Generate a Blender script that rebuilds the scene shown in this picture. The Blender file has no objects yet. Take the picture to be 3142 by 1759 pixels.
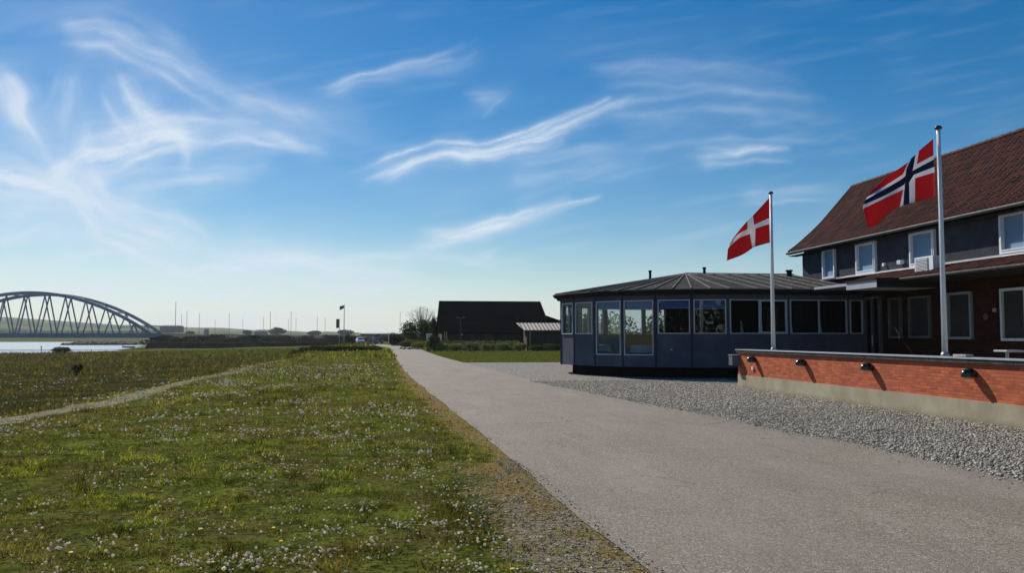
import bpy, math, random
import numpy as np
from mathutils import Vector, noise as mnoise
random.seed(7); rng = np.random.default_rng(7)
R = math.radians
sc = bpy.context.scene; col = sc.collection

# ------------------------------------------------------------------ camera
cd = bpy.data.cameras.new('camera'); cam = bpy.data.objects.new('camera', cd); col.objects.link(cam); sc.camera = cam
cam.location = (0, 0, 1.6)
YAW, PITCH = math.atan(343/2600), math.atan(155.5/2600)
cam.rotation_euler = (math.pi/2 + PITCH, 0, -YAW)
cd.sensor_width = 36; cd.lens = 36*2600/3142
cd.clip_start = .1; cd.clip_end = 20000

# ------------------------------------------------------------------ light
SUN = Vector((-.53, 1.1, 1.0)).normalized()
EL = math.asin(SUN.z); AZ = math.atan2(SUN.x, SUN.y)
sd = bpy.data.lights.new('sun', 'SUN'); sd.energy = 5.0; sd.angle = R(.5); sd.color = (1, .93, .82)
sun = bpy.data.objects.new('sun', sd); col.objects.link(sun); sun.location = (0, 0, 60)
sun.rotation_euler = (-SUN).to_track_quat('-Z', 'Y').to_euler()
sc.view_settings.view_transform = 'Standard'; sc.view_settings.look = 'None'
sc.view_settings.exposure = 0.08; sc.view_settings.gamma = 1

# ------------------------------------------------------------------ node helpers
class N:
    def __init__(s, nt): s.nt = nt
    def new(s, t, **k):
        n = s.nt.nodes.new(t)
        for a, v in k.items(): setattr(n, a, v)
        return n
    def put(s, i, v):
        if hasattr(v, 'is_output') or isinstance(v, bpy.types.NodeSocket): s.nt.links.new(v, i)
        else: i.default_value = v
    def m(s, op, a, b=0., c=None, clamp=False):
        n = s.new('ShaderNodeMath', operation=op, use_clamp=clamp)
        s.put(n.inputs[0], a); s.put(n.inputs[1], b)
        if c is not None: s.put(n.inputs[2], c)
        return n.outputs[0]
    def v(s, op, a, b=(0, 0, 0), scale=None):
        n = s.new('ShaderNodeVectorMath', operation=op)
        s.put(n.inputs[0], a)
        if op not in ('LENGTH', 'NORMALIZE', 'SCALE'): s.put(n.inputs[1], b)
        if scale is not None: s.put(n.inputs['Scale'], scale)
        return n.outputs['Value'] if op in ('DOT_PRODUCT', 'LENGTH', 'DISTANCE') else n.outputs['Vector']
    def mix(s, f, a, b, mode='MIX'):
        n = s.new('ShaderNodeMix', data_type='RGBA', blend_type=mode)
        s.put(n.inputs[0], f); s.put(n.inputs[6], a); s.put(n.inputs[7], b)
        return n.outputs[2]
    def noise(s, vec, scale, detail=3, rough=.55, dist=0., out=0):
        n = s.new('ShaderNodeTexNoise'); s.put(n.inputs['Vector'], vec)
        n.inputs['Scale'].default_value = scale; n.inputs['Detail'].default_value = detail
        n.inputs['Roughness'].default_value = rough; n.inputs['Distortion'].default_value = dist
        return n.outputs[out]
    def ramp(s, f, lo, hi, a=0., b=1., smooth=True):
        n = s.new('ShaderNodeMapRange', interpolation_type='SMOOTHSTEP' if smooth else 'LINEAR')
        s.put(n.inputs[0], f); n.inputs[1].default_value = lo; n.inputs[2].default_value = hi
        n.inputs[3].default_value = a; n.inputs[4].default_value = b
        return n.outputs[0]
    def map(s, vec, sc_=(1, 1, 1), loc=(0, 0, 0), rot=(0, 0, 0)):
        n = s.new('ShaderNodeMapping'); s.put(n.inputs[0], vec)
        n.inputs['Scale'].default_value = sc_; n.inputs['Location'].default_value = loc; n.inputs['Rotation'].default_value = rot
        return n.outputs[0]
    def xyz(s, x, y, z=0.):
        n = s.new('ShaderNodeCombineXYZ'); s.put(n.inputs[0], x); s.put(n.inputs[1], y); s.put(n.inputs[2], z)
        return n.outputs[0]
    def sep(s, v):
        n = s.new('ShaderNodeSeparateXYZ'); s.put(n.inputs[0], v); return n.outputs
def c4(c): return (c[0], c[1], c[2], 1)

# ------------------------------------------------------------------ world: Nishita sky with cirrus
W = bpy.data.worlds.new('World'); sc.world = W; W.use_nodes = True
g = N(W.node_tree)
bg = W.node_tree.nodes['Background']; bg.inputs['Strength'].default_value = .075
sky = g.new('ShaderNodeTexSky', sky_type='NISHITA'); sky.sun_disc = False
sky.sun_elevation = EL; sky.sun_rotation = AZ; sky.altitude = 0; sky.air_density = 1.0; sky.dust_density = .15; sky.ozone_density = 2.5
hs = g.new('ShaderNodeHueSaturation'); hs.inputs['Saturation'].default_value = 1.5; hs.inputs['Value'].default_value = 1.02
g.put(hs.inputs['Color'], sky.outputs[0])
base = hs.outputs[0]
g.put(bg.inputs['Color'], base)

# ------------------------------------------------------------------ material helpers
def mat(name, color=(.5, .5, .5), rough=.7, metal=0, spec=.5, build=None, bump=None):
    m = bpy.data.materials.new(name); m.use_nodes = True
    h = N(m.node_tree); b = m.node_tree.nodes['Principled BSDF']
    b.inputs['Base Color'].default_value = c4(color); b.inputs['Roughness'].default_value = rough
    b.inputs['Metallic'].default_value = metal; b.inputs['Specular IOR Level'].default_value = spec
    if build: build(h, b)
    return m
def obco(h): return h.new('ShaderNodeTexCoord').outputs['Object']
def pos(h): return h.new('ShaderNodeNewGeometry').outputs['Position']
def bumpn(h, b, height, strength=.3, dist=.02):
    n = h.new('ShaderNodeBump'); n.inputs['Strength'].default_value = strength; n.inputs['Distance'].default_value = dist
    h.put(n.inputs['Height'], height); h.put(b.inputs['Normal'], n.outputs[0])
def vary(name, c, amt=.25, scale=3., rough=.7, bstr=.2, bscale=40., bdist=.01, metal=0, spec=.5):
    def f(h, b):
        p = pos(h); n = h.noise(p, scale, 5, .6)
        a = tuple(x*(1-amt) for x in c); d = tuple(x*(1+amt) for x in c)
        h.put(b.inputs['Base Color'], h.mix(h.ramp(n, .3, .7), c4(a), c4(d)))
        h.put(b.inputs['Roughness'], h.ramp(h.noise(p, scale*4, 3), .2, .8, max(0, rough-.1), min(1, rough+.12)))
        if bstr: bumpn(h, b, h.noise(p, bscale, 4), bstr, bdist)
    return mat(name, c, rough, metal, spec, build=f)

# colour ground: attributes dry / trail / field / sand / lush
def ground_f(h, b):
    p = pos(h)
    def at(n): return h.new('ShaderNodeAttribute', attribute_name=n).outputs['Fac']
    big = h.noise(p, .35, 5, .6); mid = h.noise(p, 2.2, 6, .65, .4); fine = h.noise(p, 28, 6, .75); fine2 = h.noise(p, 90, 3, .7)
    green = h.mix(h.ramp(mid, .32, .68), (.055, .072, .014, 1), (.185, .205, .040, 1))
    brown = h.mix(h.ramp(fine, .35, .65), (.07, .058, .022, 1), (.17, .14, .055, 1))
    c = h.mix(h.m('MULTIPLY', h.ramp(h.m('ADD', h.m('MULTIPLY', big, .5), h.m('MULTIPLY', h.noise(p, 1.1, 5, .6), .5)), .46, .58), .8), green, brown)
    fieldc = h.mix(h.ramp(h.noise(h.map(p, (.05, .16, .1)), 3, 6, .65), .38, .66), (.028, .030, .011, 1), (.095, .088, .034, 1))
    fieldc = h.mix(h.ramp(mid, .3, .75, 0, .5), fieldc, (.045, .05, .02, 1))
    c = h.mix(at('field'), c, fieldc)
    c = h.mix(at('lush'), c, h.mix(h.ramp(fine, .3, .7), (.06, .075, .015, 1), (.115, .13, .03, 1)))
    dry = h.mix(h.ramp(fine, .35, .65), (.15, .11, .042, 1), (.40, .30, .14, 1))
    e = h.ramp(h.m('ADD', at('dry'), h.m('ADD', h.m('MULTIPLY', h.m('SUBTRACT', h.noise(p, 1.3, 3), .5), 1.5), h.m('MULTIPLY', h.m('SUBTRACT', h.noise(p, 7, 4), .5), 1.0))), .38, .60)
    c = h.mix(e, c, dry)
    sand = h.mix(h.ramp(fine, .3, .7), (.15, .12, .075, 1), (.40, .35, .25, 1))
    c = h.mix(h.ramp(h.m('ADD', at('sand'), h.m('MULTIPLY', h.m('SUBTRACT', h.noise(p, 3.1, 5, .7), .5), 1.5)), .4, .62), c, sand)
    c = h.mix(h.ramp(h.m('ADD', at('trail'), h.m('MULTIPLY', h.m('SUBTRACT', mid, .5), .9)), .38, .7, 0, .85), c, (.34, .31, .21, 1))
    c = h.mix(h.ramp(h.noise(p, 16, 5, .7), .40, .52, .75, 0), c, (.012, .014, .005, 1))
    h.put(b.inputs['Base Color'], c)
    bumpn(h, b, h.m('ADD', fine, h.m('MULTIPLY', fine2, .4)), .75, .05)
M = {}
M['ground'] = mat('ground_soil_and_grass', rough=1, spec=0, build=ground_f)
def asphalt_f(h, b):
    p = pos(h)
    f1 = h.noise(p, 55, 4, .8); f2 = h.noise(p, 150, 2, .7); bigp = h.noise(p, .5, 5, .6)
    vo = h.new('ShaderNodeTexVoronoi'); vo.inputs['Scale'].default_value = 75; h.put(vo.inputs['Vector'], p)
    c = h.mix(h.ramp(f1, .32, .68), (.125, .103, .074, 1), (.32, .268, .205, 1))
    c = h.mix(h.ramp(h.sep(vo.outputs['Color'])[0], .80, .92, 0, .75), c, (.42, .40, .37, 1))
    c = h.mix(h.ramp(h.sep(vo.outputs['Color'])[1], .80, .95, 0, .7), c, (.06, .056, .052, 1))
    c = h.mix(h.ramp(bigp, .35, .7, 0, .28), c, (.24, .22, .19, 1))
    c = h.mix(h.ramp(h.noise(h.map(p, (3., .25, 1)), 1.1, 4), .52, .75, 0, .25), c, (.12, .11, .10, 1))
    big2 = h.noise(h.map(p, (1.1, .45, 1)), .8, 6, .7)
    c = h.mix(h.ramp(big2, .50, .60, 0, .16), c, (.10, .085, .07, 1)); c = h.mix(h.ramp(big2, .36, .46, .18, 0), c, (.36, .33, .28, 1))
    vc = h.new('ShaderNodeTexVoronoi', feature='DISTANCE_TO_EDGE'); vc.inputs['Scale'].default_value = .33; h.put(vc.inputs['Vector'], h.v('ADD', p, h.v('SCALE', h.noise(p, 2.5, 4, .6, out=1), scale=.7)))
    ck = h.m('MULTIPLY', h.ramp(vc.outputs['Distance'], .002, .010, 1, 0), h.ramp(h.noise(p, .35, 3), .50, .60))
    c = h.mix(h.m('MULTIPLY', ck, .6), c, (.035, .03, .025, 1))
    h.put(b.inputs['Base Color'], c)
    bumpn(h, b, h.m('ADD', h.m('MULTIPLY', vo.outputs['Distance'], .8), f2), .8, .008)
M['asphalt'] = mat('worn_asphalt', rough=.8, spec=.25, build=asphalt_f)
def gravelb_f(h, b):
    p = pos(h)
    vo = h.new('ShaderNodeTexVoronoi'); vo.inputs['Scale'].default_value = 22; h.put(vo.inputs['Vector'], p)
    c = h.mix(h.sep(vo.outputs['Color'])[0], (.13, .115, .10, 1), (.46, .43, .39, 1))
    c = h.mix(h.ramp(vo.outputs['Distance'], .35, .75), c, (.06, .052, .045, 1))
    h.put(b.inputs['Base Color'], c); bumpn(h, b, vo.outputs['Distance'], -.9, .03)
M['gravel'] = mat('gravel_bed', rough=.9, spec=.2, build=gravelb_f)
def attrcol_f(name, h, b, transl=0, tc_=(1.35, 1.25, .7)):
    a = h.new('ShaderNodeAttribute', attribute_name=name).outputs['Color']
    h.put(b.inputs['Base Color'], a)
    if transl:
        o = b.id_data.nodes['Material Output']
        t = h.new('ShaderNodeBsdfTranslucent'); h.put(t.inputs[0], h.mix(1, a, c4(tc_), 'MULTIPLY'))
        mx = h.new('ShaderNodeMixShader'); mx.inputs[0].default_value = transl
        h.put(mx.inputs[1], b.outputs[0]); h.put(mx.inputs[2], t.outputs[0]); h.put(o.inputs[0], mx.outputs[0])
M['stone'] = mat('gravel_stones', rough=.8, spec=.3, build=lambda h, b: attrcol_f('col', h, b))
M['blade'] = mat('grass_blades', rough=.9, spec=0, build=lambda h, b: attrcol_f('col', h, b, .4))
M['leaf'] = mat('leaves', rough=.8, spec=.08, build=lambda h, b: attrcol_f('col', h, b, .35))
M['petal'] = mat('petals', rough=.9, spec=0, build=lambda h, b: attrcol_f('col', h, b, .5, (1.2, 1.15, 1.05)))
def brick_f(cols, mortar, bump=.5):
    def f(h, b):
        x, y, z = h.sep(pos(h)); v = h.xyz(h.m('ADD', x, y), z)
        br = h.new('ShaderNodeTexBrick'); h.put(br.inputs['Vector'], v); br.inputs['Scale'].default_value = 1
        br.inputs['Brick Width'].default_value = .24; br.inputs['Row Height'].default_value = .067
        br.inputs['Mortar Size'].default_value = .009; br.inputs['Mortar Smooth'].default_value = .3
        br.inputs['Color1'].default_value = c4(cols[0]); br.inputs['Color2'].default_value = c4(cols[1]); br.inputs['Mortar'].default_value = c4(mortar)
        n = h.noise(v, 9, 5, .65); n2 = h.noise(v, 1.3, 4)
        c = h.mix(h.ramp(n, .35, .75, 0, .4), br.outputs['Color'], c4(tuple(q*.55 for q in cols[0])))
        c = h.mix(h.ramp(n2, .5, .8, 0, .22), c, c4(tuple(min(1, q*1.5+.03) for q in cols[1])))
        h.put(b.inputs['Base Color'], c)
        bumpn(h, b, h.m('SUBTRACT', h.m('MULTIPLY', n, .3), br.outputs['Fac']), bump, .008)
    return f
M['redbrick'] = mat('red_brick', rough=.85, spec=.2, build=brick_f([(.36, .075, .034), (.58, .145, .055)], (.28, .11, .065), .4))
M['brownbrick'] = mat('brown_brick', rough=.9, spec=.05, build=brick_f([(.030, .012, .008), (.045, .018, .011)], (.028, .019, .014)))
def conc_f(h, b):
    p = pos(h); x, y, z = h.sep(p)
    c = h.mix(h.ramp(h.noise(p, 1.2, 6, .65), .3, .7), (.31, .27, .185, 1), (.42, .375, .27, 1))
    c = h.mix(h.ramp(h.noise(h.map(p, (1, 1, .25)), 2.2, 5, .6), .56, .72, 0, .55), c, (.30, .20, .09, 1))
    c = h.mix(h.ramp(h.noise(p, 30, 4, .7), .55, .75, 0, .35), c, (.16, .15, .11, 1))
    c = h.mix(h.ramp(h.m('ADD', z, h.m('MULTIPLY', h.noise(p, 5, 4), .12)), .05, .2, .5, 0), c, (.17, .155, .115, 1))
    h.put(b.inputs['Base Color'], c); bumpn(h, b, h.noise(p, 45, 5), .3, .01)
M['concrete'] = mat('rendered_concrete', rough=.9, spec=.2, build=conc_f)
M['coping'] = vary('coping_slate', (.055, .055, .058), .35, 4, .8, .2, 30, spec=.1)
M['clad'] = vary('charcoal_cladding', (.048, .051, .064), .18, 2.5, .8, .1, 25, .004, spec=.06)
M['panel'] = vary('grey_facade_panel', (.085, .093, .125), .16, 1.5, .8, .05, 15, .003, spec=.06)
M['darktrim'] = vary('dark_trim', (.022, .022, .024), .2, 4, .8, .1, spec=.08)
M['plinth'] = vary('dark_plinth', (.012, .011, .011), .3, 3, .95, .3, spec=.03)
M['frame'] = vary('grey_white_window_frame', (.50, .53, .60), .06, 6, .4, 0)
M['frame2'] = vary('light_grey_window_frame', (.72, .74, .78), .06, 6, .4, 0)
M['white'] = vary('white_paint', (.80, .80, .80), .04, 5, .4, 0)
M['zinc'] = vary('zinc_edge', (.42, .43, .45), .12, 5, .45, .05, metal=.3)
M['felt'] = vary('roofing_felt', (.048, .045, .043), .4, 1.8, .95, .5, 120, .006, spec=.05)
M['batten'] = vary('felt_batten', (.17, .16, .15), .3, 5, .9, .3, 100, .004, spec=.1)
M['blueblind'] = vary('blue_roller_blind', (.07, .16, .50), .15, 3, .7, 0)
M['blackplastic'] = vary('black_lacquer', (.012, .012, .013), .2, 5, .18, 0, spec=.8)
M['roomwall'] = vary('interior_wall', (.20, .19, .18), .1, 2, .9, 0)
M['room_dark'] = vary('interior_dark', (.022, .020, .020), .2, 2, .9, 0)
M['ceiling'] = vary('interior_ceiling', (.10, .16, .30), .1, 2, .8, 0)
M['floorin'] = vary('interior_floor', (.10, .075, .05), .2, 2, .5, 0)
M['linen'] = vary('linen', (.62, .64, .66), .08, 5, .9, 0)
M['curtain'] = vary('net_curtain', (.60, .62, .60), .1, 8, .9, 0)
M['chair'] = vary('dark_chair', (.03, .03, .04), .2, 5, .6, 0)
M['steel'] = vary('painted_bridge_steel', (.25, .26, .30), .15, .3, .5, 0)
M['blacktar'] = vary('tarred_roof', (.006, .0055, .006), .5, .8, .95, .4, 8, .05, spec=.02)
M['wood'] = vary('weathered_wood', (.36, .22, .11), .25, 2, .8, .2)
M['barnwall'] = vary('barn_boards', (.05, .028, .018), .3, 1.5, .9, .2)
M['barndoor'] = vary('red_brown_door', (.16, .035, .018), .15, 3, .7, 0)
M['corr'] = None
def corr_f(h, b):
    x, y, z = h.sep(pos(h)); w = h.m('SINE', h.m('MULTIPLY', x, 14.))
    c = h.mix(h.ramp(w, -.5, .5), (.20, .18, .15, 1), (.40, .37, .31, 1)); h.put(b.inputs['Base Color'], c)
    bumpn(h, b, w, .6, .05)
M['corr'] = mat('corrugated_sheet', rough=.7, build=corr_f)
def glass_f(refl, tint, rough=.0):
    def f(h, b):
        o = b.id_data.nodes['Material Output']
        gl = h.new('ShaderNodeBsdfGlossy'); gl.inputs['Roughness'].default_value = rough; gl.inputs['Color'].default_value = (.72, .85, 1, 1)
        tr = h.new('ShaderNodeBsdfTransparent'); tr.inputs[0].default_value = c4(tint)
        fr = h.new('ShaderNodeLayerWeight'); fr.inputs['Blend'].default_value = .35
        fac = h.m('ADD', h.m('MULTIPLY', fr.outputs['Fresnel'], .8 if refl > .2 else .32), refl, clamp=True)
        mx = h.new('ShaderNodeMixShader'); h.put(mx.inputs[0], fac); h.put(mx.inputs[1], tr.outputs[0]); h.put(mx.inputs[2], gl.outputs[0])
        h.put(o.inputs[0], mx.outputs[0])
    return f
M['glass'] = mat('window_glass', build=glass_f(.04, (.70, .76, .80)))
M['glass_tint'] = mat('reflective_window_glass', build=glass_f(.30, (.6, .68, .75)))
M['darkglass'] = mat('dark_car_glass', (.02, .025, .03), .05, spec=1)
M['blind'] = vary('pale_blue_blind', (.17, .28, .40), .08, 2, .8, 0)
def tile_f(h, b):
    p = pos(h)
    ri = h.new('ShaderNodeNewGeometry').outputs['Random Per Island']
    c = h.mix(ri, (.040, .012, .009, 1), (.125, .034, .022, 1))
    c = h.mix(h.ramp(h.noise(p, 1.4, 6, .7), .48, .72, 0, .6), c, (.026, .018, .014, 1))
    c = h.mix(h.ramp(h.noise(p, 22, 4, .7), .58, .75, 0, .5), c, (.15, .10, .07, 1))
    h.put(b.inputs['Base Color'], c); bumpn(h, b, h.noise(p, 60, 4), .3, .005)
M['tile'] = mat('red_clay_pantiles', rough=.8, spec=.2, build=tile_f)
def water_f(h, b):
    p = pos(h); n = h.noise(h.map(p, (.5, 1.4, 1)), .9, 6, .65)
    bumpn(h, b, n, .5, .25); b.inputs['Roughness'].default_value = .18
    h.put(b.inputs['Base Color'], h.mix(h.ramp(h.noise(h.map(p, (.004, .05, 1)), 1.5, 3), .45, .6), (.10, .14, .21, 1), (.20, .25, .33, 1)))
M['water'] = mat('fjord_water', (.10, .14, .2), .15, build=water_f)
def hills_f(h, b):
    p = pos(h)
    vo = h.new('ShaderNodeTexVoronoi'); vo.inputs['Scale'].default_value = .008; h.put(vo.inputs['Vector'], h.map(p, (1, .7, 1)))
    c = h.mix(h.sep(vo.outputs['Color'])[0], (.045, .075, .028, 1), (.10, .14, .055, 1))
    c = h.mix(h.ramp(h.sep(vo.outputs['Color'])[1], .6, .75, 0, .7), c, (.17, .17, .09, 1))
    c = h.mix(h.ramp(h.noise(p, .02, 5, .7), .55, .65, 0, .85), c, (.02, .03, .016, 1))
    h.put(b.inputs['Base Color'], c)
M['hills'] = mat('farmland_hills', rough=.95, spec=.1, build=hills_f)
M['scrubsoil'] = vary('scrub_soil', (.022, .024, .013), .5, .3, .95, .6, 2, .3, spec=.1)
M['rock'] = vary('dark_rock', (.07, .065, .055), .35, 1.5, .9, .5, 4, .1)
M['boulder'] = vary('pale_rock', (.30, .29, .27), .3, 2, .9, .5, 8, .05)
M['bark'] = vary('bark', (.09, .07, .05), .3, 4, .9, .3)
M['carwhite'] = vary('white_car_paint', (.75, .76, .78), .03, 2, .25, 0)
M['cardark'] = vary('dark_car_paint', (.03, .03, .035), .05, 2, .25, 0)
M['rubber'] = vary('rubber', (.02, .02, .02), .1, 3, .8, 0)
def cloth(name, c):
    def f(h, b):
        o = b.id_data.nodes['Material Output']; b.inputs['Base Color'].default_value = c4(c); b.inputs['Roughness'].default_value = .8
        t = h.new('ShaderNodeBsdfTranslucent'); t.inputs[0].default_value = c4(c)
        mx = h.new('ShaderNodeMixShader'); mx.inputs[0].default_value = .38
        h.put(mx.inputs[1], b.outputs[0]); h.put(mx.inputs[2], t.outputs[0]); h.put(o.inputs[0], mx.outputs[0])
        bumpn(h, b, h.noise(pos(h), 30, 3), .15, .01)
    return mat(name, c, .8, build=f)
M['red'] = cloth('red_flag_cloth', (.62, .02, .025)); M['wcloth'] = cloth('white_flag_cloth', (.80, .80, .84)); M['blue'] = cloth('blue_flag_cloth', (.007, .012, .075))

# ------------------------------------------------------------------ mesh helpers
S = 1.16
def T(p):       # building frame -> world
    return (p[0]*S, p[1]*S, 1.6+(p[2]-1.6)*S)
class MB:
    def __init__(s, t=False): s.v = []; s.f = []; s.mi = []; s.t = t; s.cur = 0
    def add(s, vs, fs):
        o = len(s.v); s.v += [tuple(v) for v in vs]; s.f += [tuple(i+o for i in f) for f in fs]; s.mi += [s.cur]*len(fs)
        return s
    def box(s, x0, x1, y0, y1, z0, z1):
        return s.add([(x, y, z) for z in (z0, z1) for x, y in ((x0, y0), (x1, y0), (x1, y1), (x0, y1))],
                     [(3, 2, 1, 0), (4, 5, 6, 7), (0, 1, 5, 4), (1, 2, 6, 5), (2, 3, 7, 6), (3, 0, 4, 7)])
    def obox(s, o, u, n, a0, a1, b0, b1, z0, z1):
        """box along unit u (a), outward n (b), up z"""
        P = lambda a, b, z: (o[0]+u[0]*a+n[0]*b, o[1]+u[1]*a+n[1]*b, o[2]+z)
        return s.add([P(a, b, z) for z in (z0, z1) for a, b in ((a0, b0), (a1, b0), (a1, b1), (a0, b1))],
                     [(3, 2, 1, 0), (4, 5, 6, 7), (0, 1, 5, 4), (1, 2, 6, 5), (2, 3, 7, 6), (3, 0, 4, 7)])
    def tube(s, pts, r, n=10, cap=True, r2=None):
        pts = [Vector(p) for p in pts]; o = len(s.v); k = len(pts)
        for i, p in enumerate(pts):
            d = (pts[min(i+1, k-1)]-pts[max(i-1, 0)]).normalized()
            a = d.orthogonal().normalized() if abs(d.z) < .99 else Vector((1, 0, 0)); a = (a - d*a.dot(d)).normalized(); b = d.cross(a)
            rr = r if r2 is None else r+(r2-r)*i/(k-1)
            for j in range(n):
                t = 2*math.pi*j/n; s.v.append(tuple(p+(a*math.cos(t)+b*math.sin(t))*rr))
        for i in range(k-1):
            for j in range(n):
                s.f.append((o+i*n+j, o+i*n+(j+1) % n, o+(i+1)*n+(j+1) % n, o+(i+1)*n+j)); s.mi.append(s.cur)
        if cap:
            s.f.append(tuple(o+j for j in range(n))[::-1]); s.mi.append(s.cur)
            s.f.append(tuple(o+(k-1)*n+j for j in range(n))); s.mi.append(s.cur)
        return s
    def lathe(s, c, prof, n=16, sx=1, sy=1):
        o = len(s.v)
        for r, z in prof:
            for j in range(n):
                t = 2*math.pi*j/n; s.v.append((c[0]+r*sx*math.cos(t), c[1]+r*sy*math.sin(t), c[2]+z))
        for i in range(len(prof)-1):
            for j in range(n):
                s.f.append((o+i*n+j, o+i*n+(j+1) % n, o+(i+1)*n+(j+1) % n, o+(i+1)*n+j)); s.mi.append(s.cur)
        return s
    def prism(s, poly, z0, z1):
        n = len(poly)
        return s.add([(x, y, z) for z in (z0, z1) for x, y in poly],
                     [tuple(range(n))[::-1], tuple(range(n, 2*n))]+[(i, (i+1) % n, n+(i+1) % n, n+i) for i in range(n)])
    def build(s, name, m, parent=None, smooth=False, bevel=0):
        me = bpy.data.meshes.new(name)
        vs = [T(p) for p in s.v] if s.t else s.v
        off = Vector(parent.matrix_basis.translation) if parent else Vector()
        pp = parent
        while pp and pp.parent: pp = pp.parent; off = off + pp.matrix_basis.translation
        me.from_pydata([tuple(Vector(p)-off) for p in vs], [], s.f)
        for mm in (m if isinstance(m, list) else [m]): me.materials.append(mm)
        if isinstance(m, list): me.polygons.foreach_set('material_index', s.mi)
        if smooth: me.polygons.foreach_set('use_smooth', [True]*len(me.polygons))
        me.update()
        o = bpy.data.objects.new(name, me); col.objects.link(o)
        if parent: o.parent = parent
        if bevel:
            b = o.modifiers.new('bevel', 'BEVEL'); b.width = bevel; b.segments = 2; b.limit_method = 'ANGLE'
        return o
def tag(o, label=None, cat=None, group=None, kind=None):
    if label: o['label'] = label
    if cat: o['category'] = cat
    if group: o['group'] = group
    if kind: o['kind'] = kind
    return o
def thing(name, label, cat, loc=(0, 0, 0), group=None):
    o = bpy.data.objects.new(name, None); col.objects.link(o); o.location = loc; o.empty_display_size = .3
    return tag(o, label, cat, group)
def copy_tree(o, parent=None):
    c = o.copy(); col.objects.link(c); c.parent = parent
    for ch in list(o.children): copy_tree(ch, c)
    return c
def npmesh(name, V, F, m, colors=None, parent=None, per=3):
    """fast mesh from numpy; colors per face"""
    me = bpy.data.meshes.new(name)
    V = np.asarray(V, np.float32); F = np.asarray(F, np.int32)
    if parent: V = V-np.array(parent.location, np.float32)
    me.vertices.add(len(V)); me.vertices.foreach_set('co', V.ravel())
    me.loops.add(F.size); me.loops.foreach_set('vertex_index', F.ravel())
    me.polygons.add(len(F)); me.polygons.foreach_set('loop_start', np.arange(len(F), dtype=np.int32)*per)
    me.materials.append(m)
    if colors is not None:
        a = me.attributes.new('col', 'FLOAT_COLOR', 'FACE')
        a.data.foreach_set('color', np.c_[colors, np.ones(len(colors))].astype(np.float32).ravel())
    me.update(calc_edges=True)
    o = bpy.data.objects.new(name, me); col.objects.link(o)
    if parent: o.parent = parent
    return o
def vnoise(x, y, s, seed=0):
    """cheap smooth value noise, numpy"""
    x = np.asarray(x, float)/s+seed*17.3; y = np.asarray(y, float)/s-seed*9.1
    xi = np.floor(x).astype(int); yi = np.floor(y).astype(int); fx = x-xi; fy = y-yi
    h = lambda a, b: ((np.sin(a*127.1+b*311.7+seed*74.7)*43758.5453) % 1)
    u = fx*fx*(3-2*fx); v = fy*fy*(3-2*fy)
    return (h(xi, yi)*(1-u)+h(xi+1, yi)*u)*(1-v)+(h(xi, yi+1)*(1-u)+h(xi+1, yi+1)*u)*v
def fbm(x, y, s, seed=0): return (vnoise(x, y, s, seed)+.5*vnoise(x, y, s/2, seed+1)+.25*vnoise(x, y, s/4, seed+2))/1.75
sstep = lambda x, a, b: (lambda t: t*t*(3-2*t))(np.clip((np.asarray(x, float)-a)/(b-a), 0, 1))

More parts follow.
